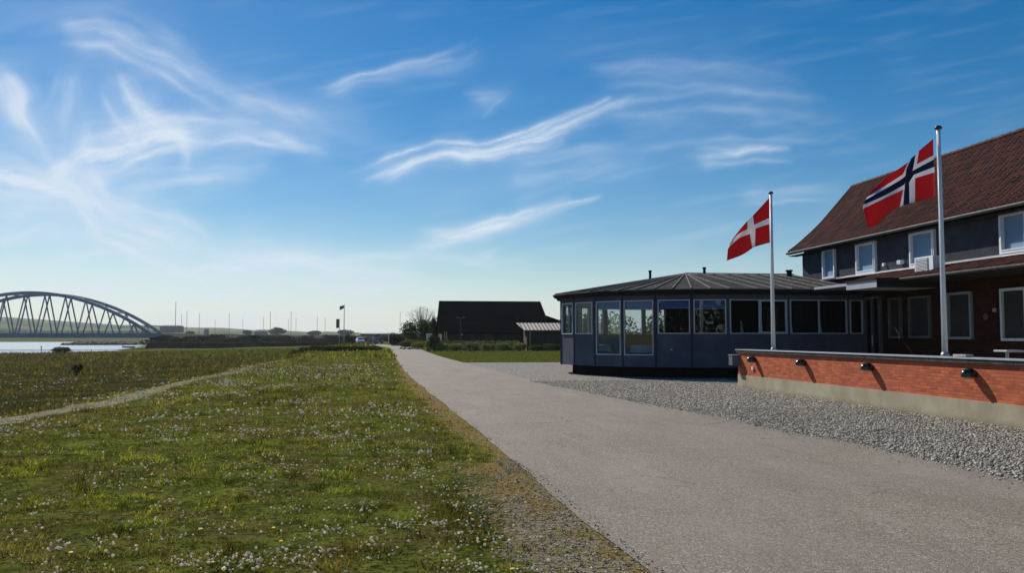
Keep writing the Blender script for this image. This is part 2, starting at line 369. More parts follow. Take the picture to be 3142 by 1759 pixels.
# ------------------------------------------------------------------ cirrus on a sky dome (directions given as tangents east/north, up/north)
STROKES = [  # (width, strength, points as (east/north, up/north) tangents of the direction)
 (0.0225, 0.6, [(-0.447, 0.302), (-0.425, 0.262), (-0.407, 0.226)]),
 (0.0255, 0.38, [(-0.385, 0.35), (-0.338, 0.357), (-0.299, 0.343), (-0.255, 0.319), (-0.206, 0.286)]),
 (0.0225, 0.5, [(-0.326, 0.309), (-0.306, 0.275), (-0.284, 0.253), (-0.253, 0.239)]),
 (0.03, 0.72, [(-0.368, 0.2), (-0.318, 0.22), (-0.266, 0.233), (-0.205, 0.23)]),
 (0.0165, 0.5, [(-0.205, 0.23), (-0.151, 0.229), (-0.097, 0.218)]),
 (0.036, 0.75, [(-0.467, 0.18), (-0.418, 0.174), (-0.367, 0.164), (-0.32, 0.145)]),
 (0.027, 0.7, [(-0.367, 0.164), (-0.332, 0.129), (-0.272, 0.116), (-0.241, 0.108), (-0.215, 0.09)]),
 (0.04, 0.35, [(-0.457, 0.113), (-0.391, 0.119), (-0.314, 0.102)]),
 (0.03, 0.62, [(-0.366, 0.203), (-0.38, 0.168)]),
 (0.0225, 0.3, [(-0.371, 0.3), (-0.372, 0.273), (-0.378, 0.236)]),
 (0.0225, 0.45, [(-0.215, 0.094), (-0.14, 0.089), (-0.095, 0.087), (-0.003, 0.074)]),
 (0.0165, 0.72, [(-0.028, 0.184), (0.0, 0.201), (0.047, 0.213), (0.104, 0.223), (0.152, 0.241), (0.211, 0.265), (0.266, 0.286)]),
 (0.0105, 0.55, [(0.047, 0.213), (0.104, 0.216), (0.186, 0.24)]),
 (0.015, 0.8, [(0.018, 0.112), (0.052, 0.118), (0.104, 0.13), (0.152, 0.142), (0.186, 0.153)]),
 (0.0075, 0.4, [(0.186, 0.153), (0.235, 0.161)]),
 (0.0165, 0.28, [(-0.088, 0.279), (-0.052, 0.297), (-0.001, 0.311), (0.06, 0.322), (0.083, 0.333)]),
 (0.0135, 0.4, [(0.356, 0.22), (0.403, 0.228), (0.481, 0.234)]),
 (0.012, 0.22, [(0.417, 0.172), (0.544, 0.184)]),
 (0.0165, 0.3, [(0.087, 0.283), (0.123, 0.301)]),
 (0.035, 0.35, [(-0.455, 0.056), (-0.313, 0.066), (-0.263, 0.085)]),
 (0.0375, 0.55, [(-0.292, 0.049), (-0.139, 0.059), (-0.003, 0.06), (0.114, 0.049)]),
 (0.0263, 0.22, [(0.118, 0.18), (0.196, 0.201), (0.285, 0.214)]),
 (0.03, 0.2, [(0.261, 0.257), (0.388, 0.276), (0.546, 0.277)]),
 (0.0375, 0.16, [(0.236, 0.321), (0.337, 0.335), (0.494, 0.326)]),
 (0.0105, 0.3, [(0.081, 0.094), (0.109, 0.099)]),
 (0.045, 0.25, [(-0.205, 0.279), (-0.142, 0.253), (-0.051, 0.242)]),
 (0.018, 0.35, [(-0.251, 0.236), (-0.239, 0.213), (-0.243, 0.19)]),
 (0.0225, 0.3, [(-0.316, 0.165), (-0.238, 0.172), (-0.168, 0.192)])
]
def cirrus():
    az = np.radians(np.arange(-62, 62.01, .14)); el = np.radians(np.concatenate([np.arange(-.6, 24, .125), np.arange(24, 34.1, .5)]))
    A, E_ = np.meshgrid(az, el); u = np.tan(A); v = np.tan(E_)/np.cos(A)
    wu = u+(fbm(u, v, .12, 71)-.5)*.035+(fbm(u, v, .035, 72)-.5)*.012; wv = v+(fbm(u, v, .12, 73)-.5)*.030+(fbm(u, v, .035, 74)-.5)*.010
    den = np.zeros_like(u); east0 = 1-sstep(u, -.35, .1)
    rs = random.Random(5); allst = []
    for wd, st, pts in STROKES:
        allst.append((wd*.9, st*.75, pts))
        for _ in range(3 if pts[0][0] > -.2 else 2):      # loose filaments beside the main streak
            ox, oy, sk = rs.uniform(-.9, .9)*wd, rs.uniform(-1, 1)*wd, rs.uniform(-.5, .5)*wd; n_ = len(pts)
            allst.append((wd*rs.uniform(.22, .42), st*rs.uniform(.35, .7), [(p[0]+ox, p[1]+oy+sk*(i/(n_-1)-.5)*2) for i, p in enumerate(pts)]))
    U, V_, WU, WV, E0 = u, v, wu, wv, east0
    for wd, st, pts in allst:
        xs_, ys_ = [p[0] for p in pts], [p[1] for p in pts]; mg = wd*3+.03
        sel = (WU > min(xs_)-mg) & (WU < max(xs_)+mg) & (WV > min(ys_)-mg) & (WV < max(ys_)+mg)
        if not sel.any(): continue
        u, v, wu, wv, east0 = U[sel], V_[sel], WU[sel], WV[sel], E0[sel]
        best = np.full_like(u, 9.); al = np.zeros_like(u); pe = np.zeros_like(u); tot = 0
        for (ax, ay), (bx_, by_) in zip(pts[:-1], pts[1:]):
            ex, ey = bx_-ax, by_-ay; L_ = math.hypot(ex, ey); t = np.clip(((wu-ax)*ex+(wv-ay)*ey)/L_**2, 0, 1)
            px, py = wu-ax-ex*t, wv-ay-ey*t; d = np.hypot(px, py); k = d < best
            best = np.where(k, d, best); al = np.where(k, tot+t*L_, al); pe = np.where(k, (ex*py-ey*px)/L_, pe); tot += L_
        wl_ = wd*(.85+.25*east0)*(.55+.9*fbm(al*1.+u, v*0+st, .09, int(st*50)+9)); s0 = .50*np.exp(-(best/(wl_*.42))**2)+.40*np.exp(-(best/(wl_*1.15))**2)
        endf = sstep(al, -.01, tot*.10+.01)*(1-.55*sstep(al, tot*.6, tot))
        wisp = (.30+1.25*fbm(al*1.+pe*1.2, pe*5.5+al*.6+7, .06, int(st*100)+3)**1.25)*(.62+.75*fbm(al*.55+.2*vnoise(u, v, .05, 8), pe*11+3+.3*fbm(u, v, .10, 6), .030, int(st*77)+5))
        dd = den[sel]; den[sel] = dd+(1-np.minimum(dd, 1))*np.clip(s0*st*wisp*endf*(1.25+.35*east0), 0, .90)
    u, v = U, V_
    east = 1-.85*sstep(u, -.5, .5)
    ca, sa = math.cos(.22), math.sin(.22)
    veil = sstep(fbm(u*ca+v*sa, (-u*sa+v*ca)*4.5, .22, 81), .50, .85)*.20*east*(1-.45*sstep(v, .05, .35))
    veil += sstep(fbm(u*ca+v*sa, (-u*sa+v*ca)*10, .10, 83), .5, .9)*.10*(1-.5*sstep(v, .1, .35))
    low = .85*np.exp(-np.maximum(v, 0)/.045)*(.85+.10*east)
    puff = sstep(fbm(u, v*2.5, .09, 91), .52, .75)*.35*np.exp(-((v-.06)/.035)**2)*(.3+.7*east)
    den = np.clip(1-(1-den)*(1-veil)*(1-low)*(1-puff), 0, .96)
    den *= 1-sstep(np.abs(A), R(52), R(61)); den *= 1-sstep(E_, R(27), R(33.5))
    RR = 9500.
    P_ = np.stack([RR*np.sin(A)*np.cos(E_), RR*np.cos(A)*np.cos(E_), RR*np.sin(E_)], -1).reshape(-1, 3)
    ny_, nx__ = A.shape; ii = np.arange(nx__*ny_).reshape(ny_, nx__)
    F_ = np.stack([ii[:-1, :-1], ii[:-1, 1:], ii[1:, 1:], ii[1:, :-1]], -1).reshape(-1, 4)
    def f(h, b):
        o = b.id_data.nodes['Material Output']; b.id_data.nodes.remove(b)
        em = h.new('ShaderNodeEmission'); em.inputs[0].default_value = (.78, .88, 1, 1); em.inputs[1].default_value = .87
        tr = h.new('ShaderNodeBsdfTransparent'); mx = h.new('ShaderNodeMixShader')
        h.put(mx.inputs[0], h.new('ShaderNodeAttribute', attribute_name='cloud').outputs['Fac']); h.put(mx.inputs[1], tr.outputs[0]); h.put(mx.inputs[2], em.outputs[0])
        h.put(o.inputs[0], mx.outputs[0])
    m = mat('thin_cirrus', build=f)
    try: m.cycles.emission_sampling = 'NONE'
    except Exception: pass
    o = npmesh('sky', P_, F_, m, per=4); at_ = o.data.attributes.new('cloud', 'FLOAT', 'POINT'); at_.data.foreach_set('value', den.astype(np.float32).ravel())
    o.data.polygons.foreach_set('use_smooth', [True]*len(F_))
    tag(o, kind='structure')
cirrus()

# ================================================================== SETTING
PL = [(1.75, -20), (1.72, 4), (1.68, 5.7), (1.57, 7.3), (1.53, 9.9), (1.43, 11.8), (1.2, 16.8), (.77, 26.1), (.29, 38), (-.2, 61), (-.75, 90), (-1.3, 117), (-2.7, 146), (-6.5, 172), (-14, 192), (-30, 204)]
PR = [(7.1, -20), (7.05, 4), (6.99, 8.9), (6.9, 11.5), (6.6, 14), (6.5, 16.3), (6.1, 18.4), (5.6, 23.7), (4.95, 29.3), (4.44, 40), (3.93, 52.9), (3.3, 70), (2.8, 97.7), (2.7, 140), (0, 172), (-9, 198), (-28, 212)]
def xl(y): return np.interp(y, [p[1] for p in PL], [p[0] for p in PL])
def xr(y): return np.interp(y, [p[1] for p in PR], [p[0] for p in PR])
SH = [(-300, -160), (0, -120), (150, -103), (217, -95), (238, -92), (262, -85), (300, -95), (384, -115), (676, -190), (900, -260)]
def xs(y): return np.interp(y, [p[0] for p in SH], [p[1] for p in SH])
ZW = -2.6
def height(x, y):
    x = np.asarray(x, float); y = np.asarray(y, float)
    cx = -7.3-.03*np.clip(y-30, 0, 90)
    z = -1.15*sstep(-x, -cx, -cx+4.5)
    d = x-xs(y)
    f = sstep(-x, -cx+3, -cx+60)
    z = z-1.0*f
    z = z*(1-sstep(-d, -14, 0))+(ZW)*sstep(-d, -14, 0)-1.6*sstep(-d, 0, 18)
    lawn = sstep(xl(y)-x, .25, 1.5)*(x < 3)*sstep(300-y, 0, 100)
    z = z+lawn*((fbm(x, y, 2.2, 3)-.5)*.09+(fbm(x, y, .6, 5)-.5)*.05)+lawn*.03*sstep(-x, -1.5, 3)
    z = z+sstep(-x, -cx+2, -cx+8)*(d > 2)*(fbm(x, y, 9, 8)-.5)*.5
    z = z+np.where(d < 3, 0, 0)
    z = np.where(y > 700, z*(1-sstep(y, 700, 900))+0.3*sstep(y, 700, 900), z)
    return z
def glines(a, b, step, lo, hi, gr=1.16):
    l = list(np.arange(a, b+1e-6, step)); s_ = step
    while l[-1] < hi: s_ *= gr; l.append(l[-1]+s_)
    s_ = step
    while l[0] > lo: s_ *= gr; l.insert(0, l[0]-s_)
    return np.array(l)
gx = glines(-13, 12, .22, -4000, 4000, 1.13); gy = glines(1, 40, .28, -120, 5200, 1.09)
GX, GY = np.meshgrid(gx, gy); GZ = height(GX, GY)
nx, ny = len(gx), len(gy)
idx = np.arange(nx*ny).reshape(ny, nx)
F = np.stack([idx[:-1, :-1], idx[:-1, 1:], idx[1:, 1:], idx[1:, :-1]], -1).reshape(-1, 4)
V = np.stack([GX, GY, GZ], -1).reshape(-1, 3)
ground = npmesh('ground', V, F, M['ground'], per=4); tag(ground, kind='structure')
ground.data.polygons.foreach_set('use_smooth', [True]*len(F))
fx_, fy_ = V[:, 0], V[:, 1]
dl = xl(fy_)-fx_
DRYW = lambda y: .40+.45*np.exp(-((y-7)/5.)**2)+.25*np.exp(-((y-26)/8.)**2)
def dryv(x, y):
    d = xl(y)-x
    wn = .35+1.3*vnoise(y, y*0, 1.7, 33)
    return np.clip(1-d/(DRYW(y)*np.where(y < 8.5, 1.2, wn))/1.2, 0, 1)*(d > -.3)*(y < 60)
def sandv(x, y):
    d = xl(y)-x
    near = np.clip(1-np.abs(d-.45)/.75, 0, 1)*np.clip(1-(y-6.3)/4.2, 0, 1)*.92
    edge = np.clip(1-np.abs(d-.05)/.16, 0, 1)*.55
    return np.maximum(near, edge)*(d > -.3)
def trailv(x, y):
    c = -7.25-.03*np.clip(y-30, 0, 90)+.25*np.sin(y*.35)
    return np.clip(1.25-np.abs(x-c)/.5, 0, 1)*(y < 60)*(1-.4*sstep(y, 20, 45))
def fieldv(x, y): return sstep(-x, 7.5, 9.)*(1-sstep(y, 215, 240))
def lushv(x, y):
    return np.clip(np.maximum(((x > 2) & (y > 52) & (y < 99))*1., sstep(-x, 6, 40)*0+((x < -3) & (x > -40) & (y > 125) & (y < 215))*.75), 0, 1)
beach = np.clip(1-np.abs(fx_-xs(fy_)-1)/9, 0, 1)*(fy_ > 245)*(fy_ < 900)
for nm, val in (('dry', dryv(fx_, fy_)), ('sand', np.maximum(sandv(fx_, fy_), beach)), ('trail', trailv(fx_, fy_)), ('field', fieldv(fx_, fy_)), ('lush', lushv(fx_, fy_))):
    a = ground.data.attributes.new(nm, 'FLOAT', 'POINT'); a.data.foreach_set('value', val.astype(np.float32))

def ribbon(name, A, B, z, m, wob=0.):
    ys = np.concatenate([np.arange(-10, 60, .12), np.arange(60, 140, 1.)]) if wob else np.arange(-20, 146, 1.)
    ya = [p[1] for p in A]
    b = MB()
    vs = []; fs = []
    for i, y in enumerate(ys):
        x0 = np.interp(y, [p[1] for p in A], [p[0] for p in A]); x1 = np.interp(y, [p[1] for p in B], [p[0] for p in B])
        w0 = (float(vnoise(y, 0, .5, 4))-.5)*wob*.5+(float(vnoise(y, 0, 2., 6))-.5)*wob
        w1 = (float(vnoise(y, 9, .5, 5))-.5)*wob*.3+(float(vnoise(y, 9, 2., 7))-.5)*wob
        vs += [(x0+w0, y, z), (x1+w1, y, z)]
        if i: fs.append((2*i-2, 2*i-1, 2*i+1, 2*i))
    return vs, fs
vs, fs = ribbon('path', PL, PR, .010, None, .07)
# the bend at the far end
tail = [((-5.6, 166), (.8, 166)), ((-8.2, 184), (-3.5, 190))]
for (a, b_) in tail:
    n_ = len(vs); vs += [(a[0], a[1], .012), (b_[0], b_[1], .012)]; fs.append((n_-2, n_-1, n_+1, n_))
tag(MB().add(vs, fs).build('path', M['asphalt']), kind='structure')
# gravel area
gv = []; gf = []
ys = np.arange(-10, 53.5, .5)
for i, y in enumerate(ys):
    x1 = 26. if y > 26 else 11.2
    gv += [(float(xr(y))-.15, y, .006), (x1, y, .006)]
    if i: gf.append((2*i-2, 2*i-1, 2*i+1, 2*i))
tag(MB().add(gv, gf).build('gravel_ground', M['gravel']), kind='structure')
# terrace behind the wall
tag(MB().box(11.05, 18.2, -10, 26.05, .02, .34).build('terrace', M['concrete']), kind='structure')
# water
tag(MB().add([(-4000, -120, ZW), (-60, -120, ZW), (-60, 760, ZW), (-4000, 1400, ZW)], [(0, 1, 2, 3)]).build('water', M['water']), kind='structure')

# gravel stones: real pebbles on the bed, one countless mass
ico_v = []; 
for a, b_ in ((1, 1.618), (-1, 1.618), (1, -1.618), (-1, -1.618)): ico_v += [(0, a, b_), (a, b_, 0), (b_, 0, a)]
ico_v = np.array(ico_v)/1.902
def hull_faces(v):
    f = []
    for i in range(12):
        for j in range(i+1, 12):
            for k in range(j+1, 12):
                n_ = np.cross(v[j]-v[i], v[k]-v[i]); d_ = (v-v[i])@n_
                if (d_ < 1e-6).all(): f.append((i, j, k))
                elif (d_ > -1e-6).all(): f.append((i, k, j))
    return np.array(f)
ico_f = hull_faces(ico_v)
oct_v = np.array([(1, 0, 0), (0, 1, 0), (-1, 0, 0), (0, -1, 0), (0, 0, 1), (0, 0, -1.)]); oct_f = np.array([(0, 1, 4), (1, 2, 4), (2, 3, 4), (3, 0, 4), (1, 0, 5), (2, 1, 5), (3, 2, 5), (0, 3, 5)])
def scatter_solids(C, sz, bv, bf, flat=.65, jit=.22):
    n_ = len(C); nv = len(bv)
    base_ = bv[None]*(1+rng.uniform(-jit, jit, (n_, nv, 1)))
    s3 = sz[:, None]*np.stack([rng.uniform(.75, 1.3, n_), rng.uniform(.7, 1.1, n_), rng.uniform(flat*.7, flat*1.2, n_)], 1)
    base_ = base_*s3[:, None]
    a = rng.uniform(0, 6.28, n_); t = rng.uniform(-.5, .5, n_)
    x, y, z = base_[..., 0], base_[..., 1], base_[..., 2]
    y, z = y*np.cos(t)[:, None]-z*np.sin(t)[:, None], y*np.sin(t)[:, None]+z*np.cos(t)[:, None]
    x, y = x*np.cos(a)[:, None]-y*np.sin(a)[:, None], x*np.sin(a)[:, None]+y*np.cos(a)[:, None]
    V_ = np.stack([x, y, z], -1)+C[:, None]
    F_ = bf[None]+(np.arange(n_)*nv)[:, None, None]
    return V_.reshape(-1, 3), F_.reshape(-1, 3)
def stones():
    n_ = 175000
    y = 3+ (30.5-3)*rng.random(n_)**1.25
    x = rng.uniform(4.2, 12, n_)
    w1 = xr(y)+(vnoise(y, y*0, .6, 11)-.5)*.25
    k = (x > w1-.05-rng.exponential(.05, n_)) & (x < np.where(y < 26, 10.66, 12)) 
    x, y = x[k], y[k]
    ns = 2600; ye = 4+26*rng.random(ns)**1.3; xe = xr(ye)-rng.exponential(.16, ns)-.02      # spilled onto the path
    nv_ = 2600; yv = 4.5+6.5*rng.random(nv_)**1.3; xv = xl(yv)-rng.uniform(-.12, .9, nv_)*np.where(yv < 10, 1, .3)   # grit along the left verge
    x = np.concatenate([x, xe, xv]); y = np.concatenate([y, ye, yv]); n_ = len(x); small = np.ones(n_); small[-(ns+nv_):] = .5
    sz = small*rng.uniform(.008, .024, n_)*(1+.25*(y > 18))
    C = np.stack([x, y, rng.uniform(.004, .022, n_)], 1)
    g_ = rng.uniform(.10, .60, n_)**1.0; warm = rng.uniform(0, .08, n_)
    colr = np.stack([g_*(1+warm), g_*.94, g_*(.80-warm)], 1); nearm = y < 17
    out = []
    for m_, bv, bf in ((nearm, ico_v, ico_f), (~nearm, oct_v, oct_f)):
        V_, F_ = scatter_solids(C[m_], sz[m_], bv, bf); out.append((V_, F_, np.repeat(colr[m_], len(bf), 0)))
    V_ = np.concatenate([o[0] for o in out]); F_ = np.concatenate([out[0][1], out[1][1]+len(out[0][0])])
    o = npmesh('gravel_stones', V_, F_, M['stone'], np.concatenate([o[2] for o in out]))
    tag(o, 'loose grey gravel stones between the path and the brick wall', 'gravel', kind='stuff')
stones()

# grass blades
def blades():
    Vs = []; Fs = []; Cs = []; off = 0
    zones = [(3.2, 9, -7.5, 1.75, 2100, .034, .0075), (9, 16, -11, 1.6, 800, .042, .012), (16, 30, -20, 1.3, 190, .065, .022), (30, 60, -42, .9, 30, .11, .04), (60, 125, -75, .2, 6.5, .15, .11), (125, 215, -95, 60, 1.6, .22, .26), (52.5, 98, 3, 30, 14, .06, .06)]
    for y0, y1, x0, x1, den, hh, ww in zones:
        if y0 < 16: den *= 1.25
        n_ = int((y1-y0)*(x1-x0)*den)
        x = rng.uniform(x0, x1, n_); y = rng.uniform(y0, y1, n_)
        if x0 < 2:
            d = xl(y)-x
            k = (d > -.05-.13*sstep(vnoise(y, y*0, .45, 14), .6, .9)) & (x > xs(y)+2) & (x > -.62*y-3)
            if y0 < 100: k &= (x < 2)
            # clumping
            cl = fbm(x, y, .22 if y0 < 16 else 1.2, 21)
            cs = .075 if y0 < 9 else (.12 if y0 < 16 else .3)
            c2 = vnoise(x, y, cs, 23)*.6+vnoise(x, y, cs*2.6, 24)*.4
            k &= rng.random(n_) < np.clip((cl-.27)*3.2, .12, 1)*np.clip((c2-.25)*2.4, .05, 1)
            k &= rng.random(n_) > sandv(x, y)*1.05*sstep(1-fbm(x, y, .35, 58), .46, .66)-.0*x
            k &= rng.random(n_) > trailv(x, y)*.95
        else: k = x > xr(y)+.1
        if y0 >= 125: k = (x > xs(y)+4) & ((x < xl(y)-1) | (x > xr(y)+1)) 
        x, y = x[k], y[k]; n_ = len(x)
        z = height(x, y)
        field = fieldv(x, y); dr = np.clip(dryv(x, y)*1.3-.15, 0, 1)
        patch = fbm(x, y, 1.6, 31); patch2 = fbm(x, y, 5., 41)
        tuft = sstep(fbm(x, y, .30, 61), .46, .7)
        cs = .075 if y0 < 9 else (.12 if y0 < 16 else .3); c2 = vnoise(x, y, cs, 23)*.6+vnoise(x, y, cs*2.6, 24)*.4
        h = hh*rng.uniform(.45, 1.3, n_)*(.75+1.0*tuft+.5*field)*(.45+1.1*c2)*(1-.45*dr)
        w = ww*rng.uniform(.6, 1.2, n_)
        a = rng.uniform(0, 6.28, n_); lean = rng.uniform(.2, 1.15, n_)*h; la = rng.uniform(0, 6.28, n_)
        bx = np.stack([np.cos(a)*w/2, np.sin(a)*w/2, np.zeros(n_)], 1); b0 = np.stack([x, y, z-.008], 1)
        mid = b0+np.stack([np.cos(la)*lean*.35, np.sin(la)*lean*.35, h*.6], 1)
        tip = b0+np.stack([np.cos(la)*lean, np.sin(la)*lean, h], 1)
        V_ = np.stack([b0-bx, b0+bx, mid+bx*.7, mid-bx*.7, tip], 1).reshape(-1, 3)
        F_ = (np.array([[0, 1, 2], [0, 2, 3], [3, 2, 4]])[None]+(np.arange(n_)*5)[:, None, None]).reshape(-1, 3)+off
        off += len(V_)
        g1 = np.array([.070, .105, .015]); g2 = np.array([.345, .38, .052]); br = np.array([.19, .13, .055]); dk = np.array([.014, .020, .006]); dry = np.array([.40, .27, .10]); fd = np.array([.075, .068, .028])
        t = np.clip(rng.random(n_)*.55+(patch-.35)*1.1+(c2-.45)*.9, 0, 1)[:, None]
        c = g1*(1-t)+g2*t
        if 14 < y0 < 60 and x0 < 2: tm = (rng.random(n_)*.6)[:, None]; c = c*(1-tm)+np.array([.34, .34, .09])*tm
        t2 = (np.maximum(sstep(patch2, .46, .66), .6*sstep(fbm(x, y, 1.1, 43), .54, .72))*rng.random(n_)**.7)[:, None]; c = c*(1-t2)+br*t2*1.15
        t3 = (np.maximum(sstep(fbm(x, y, .9, 51), .54, .74)*.8, sstep(1-fbm(x, y, .16 if y0 < 16 else .5, 52), .48, .66)*.85))[:, None]; c = c*(1-t3)+dk*t3
        t4 = (field*np.clip(.35+rng.random(n_)*.6, 0, 1))[:, None]; c = c*(1-t4)+fd*t4
        if x0 < 2: 
            t5 = ((rng.random(n_) < dr*.95*np.clip(1.4-1.5*sstep(fbm(x, y, .5, 57), .42, .62), .12, 1))*1.)[:, None]; c = c*(1-t5)+dry*t5*rng.uniform(.6, 1.1, (n_, 1))
        else: c = c*.6+np.array([.09, .11, .022])*.4
        lw = (lushv(x, y)*.7)[:, None]; c = c*(1-lw)+np.array([.10, .13, .025])*lw
        Vs.append(V_); Fs.append(F_); Cs.append(np.repeat(c, 3, 0))
    o = npmesh('grass', np.concatenate(Vs), np.concatenate(Fs), M['blade'], np.concatenate(Cs))
    tag(o, 'rough short green and straw grass of the lawn and field beside the path', 'grass', kind='stuff')
blades()

# white clover blossoms in drifts
def clover():
    C = []; SZ = []
    def drift(cx, cy, rx, ry, n_, s0):
        x = rng.normal(cx, rx, n_); y = rng.normal(cy, ry, n_)
        C.append(np.stack([x, y, height(x, y)+rng.uniform(.035, .065, n_)*(1+.4*(cy > 9)+.5*(cy > 16))], 1)); SZ.append(rng.uniform(.6, 1.25, n_)*s0)
    for _ in range(185):   # near lawn
        cy = 5+11*rng.random()**1.2; cx = rng.uniform(-.55*cy-1, float(xl(cy))-.9)
        if cx < -8: continue
        drift(cx, cy, .06+rng.exponential(.16), .05+rng.exponential(.12), int(rng.integers(3, 24)), .0075+.0006*cy/3)
    for (cx, cy, n_) in [(-.75, 6.3, 80), (-.95, 6.0, 60), (-.1, 7.3, 40), (-2.9, 5.4, 46), (-2.6, 5.2, 40), (.3, 9.6, 26), (-.9, 13.5, 70), (-3.3, 13, 60), (-2.5, 14.3, 40), (-2.2, 6.6, 22), (-1.6, 9.7, 20)]:
        drift(cx, cy, .20, .12, n_, .009)
    n_ = 900; y = 4.5+14*rng.random(n_)**1.1; x = rng.uniform(-1, 0, n_)*(.58*y+3)+1.2
    k = x < xl(y)-.4; x, y = x[k], y[k]; C.append(np.stack([x, y, height(x, y)+.055], 1)); SZ.append(rng.uniform(.5, 1.1, len(x))*.009)
    for _ in range(95):
        cy = 14+34*rng.random()**1.3; cx = rng.uniform(-7.2, float(xl(cy))-1.)
        drift(cx, cy, .3+rng.exponential(.5), .15+rng.exponential(.2), int(rng.integers(6, 34)), .012+.0005*cy)
    for _ in range(170):   # field beyond the crest
        cy = 14+60*rng.random()**1.2; cx = -9-rng.random()*(.55*cy+2)
        drift(cx, cy, .3+rng.exponential(.4), .2+rng.exponential(.3), int(rng.integers(3, 12)), .012+.0005*cy)
    C = np.concatenate(C); sz = np.concatenate(SZ)
    k = (C[:, 0] < xl(C[:, 1])-.35); C, sz = C[k], sz[k]
    V_, F_ = scatter_solids(C, sz*1.4, oct_v, oct_f, .75, .15)
    c = np.array([.88, .85, .78])*rng.uniform(.6, 1.1, (len(C), 1))*(1-.15*sstep(C[:, 1:2], 10, 30)); pk = rng.random(len(C)) < .10; c[pk] *= np.array([.95, .78, .70])
    o = npmesh('clover_blossoms', V_, F_, M['petal'], np.repeat(c, 8, 0))
    tag(o, 'white clover blossoms strewn in drifts over the lawn', 'flowers', kind='stuff')
clover()

# foliage generator
def foliage(name, lobes, n_, leaf, cols, parent=None, hollow=.35, flat=1.):
    """lobes: (x,y,z,rx,ry,rz); leaves on and inside the lobes"""
    L_ = np.array(lobes, float); wt = (L_[:, 3]*L_[:, 4]+L_[:, 5]*L_[:, 3]); k = rng.choice(len(L_), n_, p=wt/wt.sum())
    d = rng.normal(size=(n_, 3)); d /= np.linalg.norm(d, axis=1)[:, None]
    r = (hollow+(1-hollow)*rng.random(n_)**.5)*(1+.25*(vnoise(d[:, 0]*3+k, d[:, 2]*3, .7, 5)-.5))
    C = L_[k, :3]+d*r[:, None]*L_[k, 3:]
    zmin = min(l[2]-l[5] for l in lobes)
    C[:, 2] = np.maximum(C[:, 2], max(zmin, lobes[0][2]-lobes[0][5]))
    a = rng.normal(size=(n_, 3)); a /= np.linalg.norm(a, axis=1)[:, None]
    b_ = np.cross(a, rng.normal(size=(n_, 3))); b_ /= np.linalg.norm(b_, axis=1)[:, None]
    s_ = leaf*rng.uniform(.5, 1.3, n_)[:, None]
    V_ = np.stack([C-a*s_*.5, C+b_*s_*.3, C+a*s_*.5, C-b_*s_*.3], 1).reshape(-1, 3)
    F_ = np.arange(4*n_).reshape(-1, 4)
    t = rng.random(n_)[:, None]; cl = (vnoise(C[:, 0]*1.0, C[:, 2]+C[:, 1], leaf*6, 9))[:, None]
    t = np.clip(t*.6+cl*.5, 0, 1)
    c = np.array(cols[0])*(1-t)+np.array(cols[1])*t
    return npmesh(name, V_, F_, M['leaf'], c, parent, 4)

# unseen trees added behind the viewer to darken reflections in the panes
wd_ = [(-60+i*9+rng.uniform(-3, 3), -75+rng.uniform(-6, 6), 3.6+rng.uniform(-.5, 1.5), 6, 4, 4.6) for i in range(20)]
tag(foliage('woods', wd_, 14000, 1.1, ((.02, .03, .012), (.06, .08, .03))), 'dark belt of woodland on the road side, mirrored in the window panes', 'woods', kind='stuff')

# yellow dandelions, few enough to count
DAND = [(-.88, 6.65), (-1.25, 6.05), (.50, 7.35), (.62, 7.55), (.75, 5.7), (-2.3, 6.45), (-1.55, 7.05), (-1.0, 7.1), (-2.55, 9.1), (-1.2, 10.9)]
dproto = None
for i, (x, y) in enumerate(DAND):
    z = float(height(x, y))
    lb = ['yellow dandelion among the dense white clover drift nearest the camera', 'yellow dandelion beside a lone white blossom at the bottom of the lawn', 'yellow dandelion left of the bare gravelly path edge', 'yellow dandelion close to the path edge, right one of a close pair', 'yellow dandelion at the bottom edge of the photo beside the sandy verge', 'leftmost yellow dandelion in the near lawn', 'yellow dandelion in a drift of white clover left of centre', 'small yellow dandelion behind the densest clover drift', 'small yellow dandelion alone in the left part of the lawn', 'farthest small yellow dandelion in the lawn'][i]
    if dproto is None:
        dproto = thing('dandelion', lb, 'flower', (x, y, z), 'yellow dandelions in the lawn')
        MB().tube([(x, y, z), (x+.006, y, z+.03), (x+.004, y, z+.052)], .002, 6).build('stem', vary('stem_green', (.10, .16, .04), .1, 5, .6, 0), dproto)
        b = MB()
        for ring, (nn, rr, zz) in enumerate(((14, .017, -.010), (11, .013, -.006), (7, .008, -.003))):
            for j in range(nn):
                t = 6.283*j/nn+ring*.3; c_, s_ = math.cos(t), math.sin(t)
                cx, cy, cz = x+.004, y, z+.062+zz
                b.add([(cx, cy, cz), (cx+c_*rr*.6-s_*.004, cy+s_*rr*.6+c_*.004, cz+.003), (cx+c_*rr, cy+s_*rr, cz+.004), (cx+c_*rr*.6+s_*.004, cy+s_*rr*.6-c_*.004, cz+.003)], [(0, 1, 2, 3)])
        b.build('flower_head', vary('dandelion_yellow', (.80, .62, .03), .1, 9, .7, 0), dproto)
    else:
        o = copy_tree(dproto); o.location = (x, y, z); o['label'] = lb

